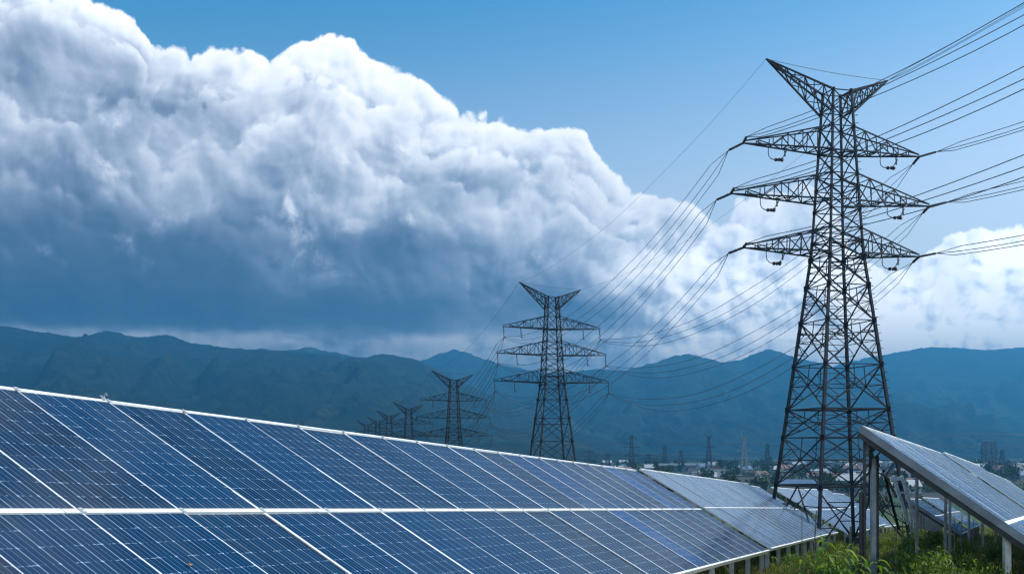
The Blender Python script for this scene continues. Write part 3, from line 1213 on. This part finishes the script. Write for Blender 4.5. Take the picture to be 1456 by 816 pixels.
z1 = (VH - V_FOOT) * PX
pyl1, ends1 = make_pylon('tallest lattice pylon, nearest of the line, three crossarm levels with tension insulators', (134, 151, 134), True)
place(pyl1, P1.x, P1.y, -PSI, z1)
pyl2, ends2 = make_pylon('second lattice pylon standing just behind the crest of the front solar row', (138, 155, 163), False, False, (92, 82), 1.0)
pylons = [(pyl1, ends1)]
far_spots = [(785, 104.5, 403.0), (645, 158.0, 527.0), (581, 214.0, 571.0), (553, 268.0, 583.0), (537, 322.0, 592.0), (521, 380.0, 598.0)]
far_labels = ['second lattice pylon standing just behind the crest of the front solar row',
              'third lattice pylon, smaller, left of the second one',
              'fourth lattice pylon half sunk behind the panels left of the third',
              'fifth small pylon close behind the fourth',
              'sixth tiny pylon behind the fifth',
              'last tiny pylon at the far left end of the line']
for i, (u, y, vtip) in enumerate(far_spots):
    r = pyl2 if i == 0 else copy_tree(pyl2)
    r['label'] = far_labels[i]
    ztip = (VH - vtip) / F * y
    place(r, (u - 728) / F * y, y, -PSI * (1.0 if i < 2 else 1.15), ztip - zv(94))
    pylons.append((r, ends2))
WE = [world_ends(r, e) for r, e in pylons]


# ------------------------------------------------------------------ conductors
def span(a, b, sag, twin, label, group, r=0.0165, n=30, gap=0.20, spacers=True):
    bm = bmesh.new()
    lat = Vector((b.y - a.y, a.x - b.x, 0)).normalized()
    for off in ((-gap, 0.08 * gap, gap) if twin else (0.0,)):
        pts = []
        for i in range(n + 1):
            t = i / n
            p = a.lerp(b, t)
            sp = min(1.0, t * 30, (1 - t) * 30)
            extra = 0.03 * sin(t * 17 + off * 9)
            pts.append(p + lat * off * sp + Vector((0, 0, -4 * sag * t * (1 - t) * (1 + 0.10 * off / gap) - (off * 0.9 + extra) * sp)))
        tube(bm, pts, r, 4)
    o = mesh_obj('power_line', bm, M_CABLE)
    tag(o, label, 'power line', group)
    return o


LV = ('top', 'middle', 'bottom')
SD = {-1: 'left', 1: 'right'}
d3 = Vector((DLINE.x, DLINE.y, -2.4))
for side in (-1, 1):
    for lev in range(3):
        a = WE[0][(lev, side, 'near')]
        b = a - d3 + Vector((0, 0, 0.3))
        span(a, b, (2.6, 2.4, 2.2)[lev] if side < 0 else 1.9, True,
             'bundled cable from the %s %s crossarm of the nearest pylon out to the upper right' % (LV[lev], SD[side]), 'cables leaving the nearest pylon to the right')
    if side < 0:
        continue
    a = WE[0][('e', side, 'near')]
    span(a, a - d3 + Vector((0, 0, 1.2)), 1.2, True, 'earth wires from the %s horn of the nearest pylon out to the upper right' % SD[side],
         'cables leaving the nearest pylon to the right', r=0.012, gap=0.16)
ORD = ('nearest', 'second', 'third', 'fourth', 'fifth', 'sixth', 'last')
for k in range(0, 4):
    for side in (-1, 1):
        for lev in range(3):
            a, b = WE[k][(lev, side, 'far')], WE[k + 1][(lev, side, 'near')]
            span(a, b, (3.0, 3.3, 3.5)[lev], k < 2, 'sagging %s from the %s %s crossarm of the %s pylon to the %s pylon' % ('bundled cable' if k < 2 else 'cable', LV[lev], SD[side], ORD[k], ORD[k + 1]),
                 'cables between the %s and %s pylon' % (ORD[k], ORD[k + 1]), r=0.0165 + 0.004 * k)
        a, b = WE[k][('e', side, 'far')], WE[k + 1][('e', side, 'near')]
        span(a, b, 1.6, False, 'earth wire from the %s horn of the %s pylon to the %s pylon' % (SD[side], ORD[k], ORD[k + 1]),
             'cables between the %s and %s pylon' % (ORD[k], ORD[k + 1]), r=0.008 + 0.004 * k)

# ------------------------------------------------------------------ small masts on the valley floor
M_MAST = mottled('mast_steel', (0.035, 0.045, 0.06), (0.08, 0.09, 0.11), 0.3, 0.6, 0.2)
M_MASTPALE = mottled('pale_mast', (0.24, 0.26, 0.275), (0.36, 0.375, 0.385), 0.3, 0.6, 0.1)


def mast(u, vtop, y, label, kind):
    x = (u - 728) / F * y
    zb = G(x, y)
    H = (VH - vtop) / F * y - zb
    mat = M_MASTPALE if kind == 'frame' else M_MAST
    root = thing('valley_mast', label, 'mast', (x, y, zb), 'masts on the valley floor')
    k = y / F                                   # metres per pixel there
    bm = bmesh.new()
    wb, wt_ = 5.0 * k, 1.6 * k
    if kind == 'broad':
        wb, wt_ = 9 * k, 7 * k
    lv = [i / 9 for i in range(10)]

    def cn(i, t):
        w = wb + (wt_ - wb) * min(1, t * 1.25)
        return Vector((w * (1 if i in (0, 3) else -1), w * (1 if i < 2 else -1), H * t))
    for i in range(4):
        bar(bm, cn(i, 0), cn(i, 0.8), 0.9 * k)
        bar(bm, cn(i, 0.8), cn(i, 1), 0.7 * k)
        j = (i + 1) % 4
        for a, b in zip(lv, lv[1:]):
            bar(bm, cn(i, a), cn(j, b), 0.5 * k)
            bar(bm, cn(j, a), cn(i, b), 0.5 * k)
            bar(bm, cn(i, b), cn(j, b), 0.5 * k)
    mesh_obj('lattice_body', bm, mat, root)
    bm = bmesh.new()
    if kind == 'arms':
        for t, w in ((0.93, 7), (0.72, 12), (0.52, 10)):
            bar(bm, (-w * k, 0, H * t), (w * k, 0, H * t), 1.0 * k)
            bar(bm, (-w * k, 0, H * t), (0, 0, H * (t + .08)), 0.6 * k)
            bar(bm, (w * k, 0, H * t), (0, 0, H * (t + .08)), 0.6 * k)
    elif kind == 'horn':
        bar(bm, (0, 0, H * .88), (-6 * k, 0, H * 1.06), 1.0 * k)
        bar(bm, (0, 0, H * .92), (4 * k, 0, H * 1.02), 0.9 * k)
        for t, w in ((0.74, 8), (0.45, 9)):
            bar(bm, (-w * k, 0, H * t), (w * k, 0, H * t), 0.9 * k)
    elif kind == 'frame':
        bar(bm, (0, 0, H * .72), (-4 * k, 0, H * 1.12), 0.9 * k)
        for t, w in ((0.68, 10), (0.5, 7), (0.16, 20), (0.30, 6)):
            bar(bm, (-w * k, 0, H * t), (w * k, 0, H * t), 1.0 * k)
    elif kind == 'broad':
        pts = [(-14 * k, 0, H * .55), (-10 * k, 0, H * .9), (0, 0, H * 1.02), (10 * k, 0, H * .9), (14 * k, 0, H * .5)]
        tube(bm, pts, 0.45 * k, 4)
        for t in (0.5, 0.7):
            bar(bm, (-17 * k, 0, H * t), (17 * k, 0, H * t), 0.7 * k)
    else:
        for t, w in ((0.9, 5), (0.7, 5)):
            bar(bm, (-w * k, 0, H * t), (w * k, 0, H * t), 0.8 * k)
    mesh_obj('crossarm', bm, mat, root)
    return Vector((x, y, zb + H))


mast_spec = [(898, 619, 900, 'slim lattice mast left of the other valley masts', 'arms'), (945, 634, 1250, 'faint low mast between the two dark valley masts', 'plain'),
             (1008, 620, 950, 'dark lattice mast with a forked top in the valley', 'horn'), (1058, 622, 900, 'pale gantry mast with a bent tip left of the nearest pylon', 'frame'),
             (1091, 630, 1100, 'hazy mast beside the left leg of the nearest pylon', 'plain'), (923, 646, 1300, 'short mast with a crossbar among the trees', 'arms'),
             (1406, 628, 900, 'broad round-topped pylon on the plain at the right', 'broad'), (1425, 640, 1200, 'thin mast to the right of the broad round-topped pylon', 'plain'),
             (864, 645, 1300, 'little mast right of the second pylon', 'plain'), (430, 600, 420, 'thin dark mast peeping over the foreground table', 'plain'),
             (968, 640, 1400, 'thin mast left of the forked-top mast', 'plain'), (838, 640, 1200, 'faint mast beside the second pylon', 'arms')]
for m_ in mast_spec:
    mast(*m_)
M_FARCABLE = mottled('far_cable', (0.03, 0.04, 0.055), (0.06, 0.07, 0.09), 0.2, 0.6)
for i, (y, pts, lb) in enumerate((
        (900, [(700, 632), (800, 633), (898, 629.5), (1008, 630.5), (1058, 630), (1200, 631), (1330, 629)], 'upper cable strung level across the valley left of the nearest pylon'),
        (905, [(760, 648), (898, 644.5), (1008, 646), (1058, 644.5), (1200, 645), (1330, 646)], 'lower cable strung level across the valley behind the masts'),
        (910, [(1180, 620), (1300, 617), (1406, 616.5), (1600, 617)], 'upper cable strung across the plain at the right edge'),
        (915, [(1180, 634), (1300, 632.5), (1406, 633), (1600, 632)], 'lower cable strung across the plain at the right edge'))):
    bm = bmesh.new()
    fine = []
    for (ua, va), (ub, vb) in zip(pts, pts[1:]):
        for q in range(8):
            t = q / 8
            fine.append(at(ua + (ub - ua) * t, va + (vb - va) * t + 4 * 1.2 * t * (1 - t), y))
    fine.append(at(pts[-1][0], pts[-1][1], y))
    tube(bm, fine, 0.16, 4)
    tag(mesh_obj('valley_cable', bm, M_FARCABLE), lb, 'cable', 'cables across the valley')


# ------------------------------------------------------------------ the town on the valley floor
trng = random.Random(21)


def flat_material(name, c, rough=0.8):
    c2 = tuple(min(1, q * 1.25 + 0.01) for q in c)
    return mottled(name, c, c2, 0.25, rough)


WALLS = {'white': (0.42, 0.43, 0.43), 'cream': (0.32, 0.29, 0.24), 'grey': (0.17, 0.18, 0.19), 'tan': (0.22, 0.17, 0.13), 'pale blue': (0.22, 0.28, 0.34)}
ROOFS = {'rust red': (0.12, 0.06, 0.045), 'dark grey': (0.05, 0.055, 0.06), 'blue': (0.06, 0.12, 0.20), 'pale metal': (0.33, 0.35, 0.37)}
M_WALL = {k: flat_material('wall_' + k.replace(' ', '_'), v) for k, v in WALLS.items()}
M_ROOF = {k: flat_material('roof_' + k.replace(' ', '_'), v, 0.6) for k, v in ROOFS.items()}
M_WIN = mottled('window_glass', (0.02, 0.03, 0.04), (0.05, 0.06, 0.08), 2, 0.2)
HOUSE_PARTS = {}


def house(kind, wall, roof, x, y, rot, label):
    W_, D_, H_ = {'small': (9, 8, 3.4), 'long': (24, 9, 4.2), 'two-storey': (11, 9, 6.6), 'flat-roofed': (15, 11, 7.2)}[kind]
    root = thing('house', label, 'house', (x, y, G(x, y) - 0.1), 'houses of the valley town')
    root.rotation_euler = (0, 0, rot)
    key = (kind, wall, roof)
    bm = bmesh.new()
    box(bm, -W_ / 2, W_ / 2, -D_ / 2, D_ / 2, 0, H_)
    if kind != 'flat-roofed':                       # gables
        rh = D_ * 0.30
        for sx in (-1, 1):
            X = sx * (W_ / 2 - 0.02)
            v = [bm.verts.new(q) for q in ((X, -D_ / 2, H_), (X, D_ / 2, H_), (X, 0, H_ + rh))]
            bm.faces.new(v)
    mesh_obj('wall', bm, M_WALL[wall], root)
    bm = bmesh.new()
    if kind == 'flat-roofed':
        box(bm, -W_ / 2 - .3, W_ / 2 + .3, -D_ / 2 - .3, D_ / 2 + .3, H_, H_ + 0.5)
        box(bm, W_ * 0.1, W_ * 0.3, -D_ * 0.2, D_ * 0.2, H_ + 0.5, H_ + 2.2)
    else:
        rh = D_ * 0.30
        for sy in (-1, 1):
            e = sy * (D_ / 2 + 0.6)
            zz = H_ - 0.6 * rh / (D_ / 2)
            a = [bm.verts.new(q) for q in ((-W_ / 2 - .5, e, zz), (W_ / 2 + .5, e, zz), (W_ / 2 + .5, 0, H_ + rh + .05), (-W_ / 2 - .5, 0, H_ + rh + .05),
                                           (-W_ / 2 - .5, e, zz + .25), (W_ / 2 + .5, e, zz + .25), (W_ / 2 + .5, 0, H_ + rh + .3), (-W_ / 2 - .5, 0, H_ + rh + .3))]
            for q in ((0, 1, 2, 3), (4, 5, 6, 7), (0, 1, 5, 4), (0, 3, 7, 4), (1, 2, 6, 5)):
                bm.faces.new([a[i] for i in q])
    mesh_obj('roof', bm, M_ROOF[roof], root)
    nwin = max(2, int(W_ / 4.2))
    for fl in range(2 if H_ > 6 else 1):
        for i in range(nwin):
            X = -W_ / 2 + W_ * (i + 0.5) / nwin
            bm = bmesh.new()
            z0 = 1.0 + 3.2 * fl
            box(bm, X - 0.75, X + 0.75, -D_ / 2 - 0.06, -D_ / 2 + 0.1, z0, z0 + 1.4)
            mesh_obj('window', bm, M_WIN, root)
    return root


def zone(u, y):
    if u < 905:
        return 'just right of the second pylon'
    if u < 1000:
        return 'by the slim valley mast'
    if u < 1110:
        return 'left of the nearest pylon'
    if u < 1180:
        return 'behind the near pylon\'s left legs'
    if u < 1240:
        return 'behind the near pylon\'s right legs'
    if u < 1340:
        return 'under the raised right-hand row'
    return 'at the right edge beyond the panels'


used_labels = set()
house_spots = []
for tries in range(4000):
    if len(house_spots) >= 120:
        break
    u = trng.choice((trng.uniform(835, 1110), trng.uniform(1110, 1240), trng.uniform(1225, 1345), trng.uniform(1370, 1470)))
    y = trng.uniform(560, 1500) if u < 1345 else trng.uniform(800, 1500)
    X = (u - 728) / F * y
    if any((X - a) ** 2 + ((y - b) * 0.5) ** 2 < 17 ** 2 for a, b, _ in house_spots):
        continue
    combo = None
    for _ in range(40):
        kind = trng.choice(('small', 'small', 'long', 'two-storey', 'flat-roofed'))
        wall = trng.choice(('white', 'white', 'white', 'cream', 'grey', 'tan', 'pale blue'))
        roof = trng.choice(('rust red', 'dark grey', 'dark grey', 'blue', 'pale metal', 'pale metal'))
        lb = '%s %s house with a %s roof %s' % (kind, wall, roof, zone(u, y))
        if kind == 'flat-roofed':
            lb = '%s %s block with a %s roof %s' % (kind, wall, roof, zone(u, y))
        if lb not in used_labels:
            combo = (kind, wall, roof, lb)
            break
    if not combo:
        continue
    used_labels.add(combo[3])
    house_spots.append((X, y, combo))
for X, y, (kind, wall, roof, lb) in house_spots:
    house(kind, wall, roof, X, y, trng.uniform(-0.5, 0.5), lb)
# a long pale shed roof left of the masts
hx, hy = (970 - 728) / F * 1150, 1150
sh = thing('shed', 'long low industrial shed with a pale roof left of the forked-top mast', 'shed', (hx, hy, G(hx, hy)))
bm = bmesh.new()
box(bm, -26, 26, -9, 9, 0, 6.5)
mesh_obj('wall', bm, M_WALL['grey'], sh)
bm = bmesh.new()
box(bm, -27, 27, -10, 10, 6.5, 7.3)
box(bm, -27, 27, -1.5, 1.5, 7.3, 8.6)
mesh_obj('roof', bm, M_ROOF['pale metal'], sh)
for i in range(6):
    bm = bmesh.new()
    box(bm, -23 + i * 8.4, -19 + i * 8.4, -9.1, -8.9, 1.0, 4.2)
    mesh_obj('window', bm, M_WIN, sh)


# ------------------------------------------------------------------ foliage
def leaf_material(name, c1, c2, c3, trans=0.35):
    m = bpy.data.materials.new(name)
    m.use_nodes = True
    nt = m.node_tree
    N = NT(nt)
    b = nt.nodes['Principled BSDF']
    b.inputs['Roughness'].default_value = 0.6
    b.inputs['Specular IOR Level'].default_value = 0.25
    g = N.node('ShaderNodeNewGeometry')
    oi = N.node('ShaderNodeObjectInfo')
    isl = E(N, g.outputs['Random Per Island'])
    f = isl * 0.75 + E(N, oi.outputs['Random']) * 0.25
    c = N.ramp(f, [(0.1, c1), (0.5, c2), (0.95, c3)])
    N.link(c, b.inputs['Base Color'])
    tr = N.node('ShaderNodeBsdfTranslucent')
    N.link(N.mix(1.0, c, (1.6, 1.5, 0.7), 'MULTIPLY'), tr.inputs['Color'])
    ms = N.node('ShaderNodeMixShader')
    ms.inputs[0].default_value = trans
    nt.links.new(b.outputs[0], ms.inputs[1])
    nt.links.new(tr.outputs[0], ms.inputs[2])
    nt.links.new(ms.outputs[0], nt.nodes['Material Output'].inputs['Surface'])
    return m


M_BARK = mottled('bark', (0.05, 0.04, 0.03), (0.12, 0.10, 0.07), 3, 0.9)
M_TREE = leaf_material('tree_leaves', (0.010, 0.022, 0.008), (0.028, 0.050, 0.014), (0.085, 0.105, 0.030), 0.2)
M_BUSH = leaf_material('bush_leaves', (0.022, 0.050, 0.008), (0.080, 0.135, 0.018), (0.25, 0.29, 0.05))
M_GRASS = leaf_material('grass_blades', (0.040, 0.072, 0.012), (0.105, 0.135, 0.028), (0.27, 0.24, 0.10))
M_CORN = leaf_material('broad_leaves', (0.06, 0.13, 0.018), (0.13, 0.23, 0.03), (0.28, 0.36, 0.07), 0.4)


def leaf_quad(verts, faces, c, size, rng, up=0.2):
    d = Vector((rng.gauss(0, 1), rng.gauss(0, 1), rng.gauss(up, 0.7))).normalized()
    a = d.orthogonal().normalized()
    a.rotate(Matrix.Rotation(rng.uniform(0, 2 * pi), 3, d))
    b = d.cross(a)
    i = len(verts)
    verts += [c - a * size, c + b * size * 0.45, c + a * size, c - b * size * 0.45]
    faces.append((i, i + 1, i + 2, i + 3))


def crown_mesh(name, rx, rz, zc, nclump, nleaf, size, seed, mat, sharp=0.5):
    """leaf clumps scattered through the crown's volume"""
    rng = random.Random(seed)
    verts, faces = [], []
    for _ in range(nclump):
        while True:
            p = Vector((rng.uniform(-1, 1), rng.uniform(-1, 1), rng.uniform(-1, 1)))
            if 0.15 < p.length < 1:
                break
        p = p * (0.75 + 0.35 * rng.random())
        c = Vector((p.x * rx, p.y * rx, zc + p.z * rz))
        cr = rx * rng.uniform(0.16, 0.38)
        for _ in range(nleaf):
            q = Vector((rng.gauss(0, 1), rng.gauss(0, 1), rng.gauss(0, 0.8))) * cr * 0.55
            leaf_quad(verts, faces, c + q, size * rng.uniform(0.6, 1.4), rng)
    me = bpy.data.meshes.new(name)
    me.from_pydata(verts, [], faces)
    me.materials.append(mat)
    return me


TREE_KINDS = (('dark round tree', 3.2, 2.9, 5.0), ('tall narrow tree', 1.7, 4.0, 6.2), ('broad spreading tree', 4.6, 2.4, 4.8))
tree_protos = []
for i, (nm, rx, rz, zc) in enumerate(TREE_KINDS):
    root = thing('tree', nm, 'tree')
    bm = bmesh.new()
    tube(bm, [(0, 0, -0.5), (0.1, 0, zc * 0.5), (0.15, 0.1, zc)], 0.28, 6, 0.12)
    for k in range(4):
        a = k * pi / 2 + i
        tube(bm, [(0.1, 0, zc * 0.6), (rx * 0.5 * cos(a), rx * 0.5 * sin(a), zc + rz * 0.3)], 0.11, 4, 0.05)
    mesh_obj('trunk', bm, M_BARK, root)
    c = bpy.data.objects.new('crown', crown_mesh('crown', rx, rz, zc, 26, 9, 0.75, 70 + i, M_TREE))
    COL.objects.link(c)
    c.parent = root
    tree_protos.append(root)
ntree = [0, 0, 0]
placed = 0
for tries in range(6000):
    if placed >= 300:
        break
    r = trng.random()
    u = trng.uniform(700, 1240) if r < 0.6 else (trng.uniform(1225, 1350) if r < 0.8 else trng.uniform(1355, 1480))
    y = 540 + 1100 * trng.random() ** 1.3 if u < 1350 else trng.uniform(760, 1600)
    if placed >= 262:
        u, y = trng.uniform(1080, 1350), trng.uniform(170, 420)
    if u < 830:
        y = trng.uniform(1100, 1900)
    X = (u - 728) / F * y
    if any((X - a) ** 2 + ((y - b) * 0.6) ** 2 < 9 ** 2 for a, b, _ in house_spots):
        continue
    k = trng.choice((0, 0, 1, 2, 2))
    o = tree_protos[k] if ntree[k] == 0 else copy_tree(tree_protos[k])
    ntree[k] += 1
    placed += 1
    s = trng.uniform(0.75, 1.5) if placed <= 262 else trng.uniform(0.35, 0.62)
    o.location = (X, y, G(X, y))
    o.scale = (s, s, s * trng.uniform(0.85, 1.15))
    o.rotation_euler = (0, 0, trng.uniform(0, 6.3))
    o['label'] = '%s standing among the houses of the valley town' % TREE_KINDS[k][0]
    o['group'] = '%ss in the valley town' % TREE_KINDS[k][0]


# far woods and hedges that read as one mass
def far_wood():
    rng = random.Random(3)
    verts, faces = [], []
    for _ in range(2600):
        y = 540 + 2300 * rng.random() ** 1.2
        u = rng.uniform(560, 1640)
        X = (u - 728) / F * y
        if mnoise.noise((X * 0.009, y * 0.006, 2.0)) < -0.12:
            continue
        h = rng.uniform(2.0, 6.5)
        w = rng.uniform(2.5, 6.0)
        for _ in range(16):
            c = Vector((X + rng.gauss(0, w * 0.5), y + rng.gauss(0, w * 0.5), G(X, y) + abs(rng.gauss(0.5, 0.3)) * h))
            leaf_quad(verts, faces, c, rng.uniform(0.7, 1.6), rng)
    o = pydata_obj('woodland', verts, faces, M_TREE)
    tag(o, 'scrub and far woodland spread over the valley floor', 'woodland', kind='stuff')


far_wood()

# ------------------------------------------------------------------ grass under and between the tables


def grass():
    rng = random.Random(8)
    verts, faces = [], []
    n = 0
    while n < 52000:
        y = 17 + 85 * rng.random() ** 1.5
        u = rng.uniform(940, 1470) if rng.random() < 0.93 else rng.uniform(700, 1600)
        x = (u - 728) / F * y
        dens = mnoise.noise((x * 0.35, y * 0.22, 0.5)) + 0.5 * mnoise.noise((x * 1.4, y * 0.9, 2.5))
        if dens < -0.1 and rng.random() < 0.8:
            continue
        z = G(x, y)
        h = rng.uniform(0.08, 0.24) * (1.2 + dens * 0.9)
        w = rng.uniform(0.008, 0.018) * (1 + y / 60)
        a = rng.uniform(0, pi)
        lx, ly = rng.gauss(0, 0.35) * h, rng.gauss(0, 0.35) * h
        i = len(verts)
        dx, dy = cos(a) * w, sin(a) * w
        verts += [(x - dx, y - dy, z - 0.03), (x + dx, y + dy, z - 0.03), (x + dx * .6 + lx * .5, y + dy * .6 + ly * .5, z + h * .6), (x + lx, y + ly, z + h)]
        faces.append((i, i + 1, i + 2, i + 3))
        n += 1
    o = pydata_obj('grass', verts, faces, M_GRASS)
    tag(o, 'rough sunlit grass growing between the solar rows', 'grass', kind='stuff')


grass()

# bushes in the foreground at the right
bush_mesh = [crown_mesh('leafy_bush', 0.62, 0.42, 0.40, 60, 44, 0.036, 200 + i, M_BUSH) for i in range(3)]
bm_twigs = []
bush_spots = [  # photo column, distance, size, words
    (1268, 21.5, 1.05, 'rounded bush at the foot of the steel posts'), (1300, 20.5, 1.25, 'leafy bush right of the steel posts'),
    (1335, 19.5, 1.5, 'big bush in the middle under the right-hand row'), (1362, 20.5, 1.3, 'big dark bush next to the right-hand corner post'),
    (1408, 26.5, 1.3, 'bush touching the right-hand corner post'), (1384, 23.5, 1.3, 'bush behind the big dark bush under the row'),
    (1352, 23.0, 1.5, 'low bush farther back under the right-hand row'), (1318, 24.0, 1.45, 'low bush behind the leafy bush by the posts'),
    (1240, 24.5, 0.9, 'small bush left of the steel posts'), (1212, 29.0, 0.6, 'small bush between the green plant and the posts'),
    (1152, 33.0, 0.8, 'small yellowish bush left of the green plant'), (1128, 36.0, 0.75, 'low bush under the end of the front row'),
    (1285, 46.0, 1.3, 'dark bush in the shade below the far tables'), (1318, 52.0, 1.5, 'dark bush below the dark blue table'),
    (1366, 44.0, 1.2, 'bush in front of the far posts at the right'), (1245, 50.0, 1.1, 'bush below the far tables beside the pylon foot'),
    (1096, 42.0, 0.8, 'low bush beneath the lower edge of the front row'), (1420, 38.0, 1.1, 'bush behind the right-hand corner post')]
brng = random.Random(4)
for i, (u, y, s, lb) in enumerate(bush_spots):
    x = (u - 728) / F * y
    s *= 0.80
    root = thing('bush', lb, 'bush', (x, y, G(x, y) - 0.05), 'bushes at the right-hand end of the site')
    root.scale = (s * brng.uniform(0.8, 1.15), s, s * brng.uniform(0.75, 1.2))
    root.rotation_euler = (0, 0, brng.uniform(0, 6.3))
    c = bpy.data.objects.new('foliage', bush_mesh[i % 3])
    COL.objects.link(c)
    c.parent = root
    bm = bmesh.new()
    for k in range(5):
        a = k * 1.26 + i
        tube(bm, [(0, 0, 0), (0.16 * cos(a), 0.16 * sin(a), 0.28), (0.42 * cos(a), 0.42 * sin(a), 0.55)], 0.014, 4, 0.006)
    mesh_obj('stem', bm, M_BARK, root)


# the tall broad-leaved plant by the end of the front row
def leafy_plant(u, y, vtop, nstem, label, seed, name='leafy_plant'):
    rng = random.Random(seed)
    x = (u - 728) / F * y
    z0 = G(x, y)
    H = (VH - vtop) / F * y - z0
    root = thing(name, label, 'plant', (x, y, z0), 'tall leafy plants in the grass')
    bms = bmesh.new()
    verts, faces = [], []
    for s in range(nstem):
        bx, by = rng.gauss(0, 0.16), rng.gauss(0, 0.16)
        h = H * rng.uniform(0.62, 1.0) if s else H
        lean = Vector((rng.gauss(0, 0.10), rng.gauss(0, 0.10), 0))
        pts = [Vector((bx, by, -0.1)) + lean * (t * t) * h + Vector((0, 0, h * t * 1.0)) for t in (0, .25, .5, .75, 1)]
        tube(bms, pts, 0.016, 5, 0.006)
        nl = int(9 + h * 5)
        for k in range(nl):
            t = 0.25 + 0.75 * k / nl
            i0 = min(3, int(t * 4))
            base = pts[i0].lerp(pts[i0 + 1], t * 4 - i0)
            az_ = k * 2.4 + rng.uniform(-0.5, 0.5)
            L_ = rng.uniform(0.20, 0.40) * (1.15 - 0.45 * t)
            wd = L_ * rng.uniform(0.13, 0.20)
            out = Vector((cos(az_), sin(az_), 0))
            sd = Vector((-sin(az_), cos(az_), 0))
            rise = rng.uniform(0.3, 0.9)
            prev = None
            for q in range(6):
                f = q / 5
                c = base + out * L_ * f + Vector((0, 0, L_ * (rise * f - 1.1 * f * f)))
                w = wd * sin(pi * min(1, f * 0.9 + 0.1)) if f < 1 else 0.002
                i = len(verts)
                verts += [c - sd * w + Vector((0, 0, w * 0.35)), c, c + sd * w + Vector((0, 0, w * 0.35))]
                if prev is not None:
                    faces.append((prev, prev + 1, i + 1, i))
                    faces.append((prev + 1, prev + 2, i + 2, i + 1))
                prev = i
    mesh_obj('stem', bms, M_CORN, root)
    pydata_obj('foliage', verts, faces, M_CORN, root)
    return root


leafy_plant(1183, 22.0, 753, 7, 'tall bright green plant with long leaves by the lower corner of the front row', 3)
leafy_plant(1163, 23.0, 776, 4, 'shorter leafy plant at the left of the tall bright one', 6)
leafy_plant(1203, 22.6, 766, 4, 'leafy plant leaning at the right of the tall bright one', 9)
leafy_plant(1302, 33.0, 748, 3, 'thin leafy sapling in the grass under the far tables', 12)
leafy_plant(1283, 36.0, 756, 2, 'slender sapling left of the thin one under the far tables', 15)
leafy_plant(1226, 22.2, 784, 3, 'ragged weed growing at the foot of the steel posts', 18)
leafy_plant(1338, 23.0, 768, 2, 'tall weed sticking out of the big bush under the right-hand row', 21)
leafy_plant(1120, 35.0, 778, 3, 'weed clump below the lower edge of the front row', 24)

# thin stakes and dry stems standing in the grass
M_STAKE = mottled('grey_stake', (0.16, 0.14, 0.11), (0.34, 0.31, 0.26), 6, 0.9)
stakes = [(1156, 725, 30, 'thin grey stake against the front row near the pylon leg'), (1209, 748, 31, 'thick short grey stake between the plants and the posts'),
          (1274, 738, 34, 'thin stake right of the steel posts'), (1284, 730, 36, 'dark thin stake left of the ladder-like frame'),
          (1297, 742, 35, 'thin bent stem right of the ladder-like frame'), (1347, 712, 40, 'tall thin stake in front of the dark blue table'),
          (1358, 735, 42, 'thin pale stake right of the dark blue table'), (1369, 732, 43, 'pale stake under the middle of the right-hand row'),
          (1383, 738, 44, 'pale stake behind the bushes under the right-hand row'), (1396, 742, 45, 'short pale stake near the right-hand corner post'),
          (1140, 700, 29, 'very thin dark wire stake standing before the last front table')]
srng = random.Random(2)
for u, vt, y, lb in stakes:
    x = (u - 728) / F * y
    z0 = G(x, y)
    z1_ = (VH - vt) / F * y
    bm = bmesh.new()
    b0 = Vector((x, y, z0 - 0.2))
    b1 = Vector((x + srng.gauss(0, 0.04), y, z1_))
    m_ = b0.lerp(b1, 0.5) + Vector((srng.gauss(0, 0.02), 0, 0))
    r = 0.045 if 'thick' in lb else (0.012 if 'very' in lb else 0.020)
    tube(bm, [b0, m_, b1], r, 5, r * 0.8)
    o = mesh_obj('stake', bm, M_STAKE)
    tag(o, lb, 'stake', 'stakes and stems in the grass')
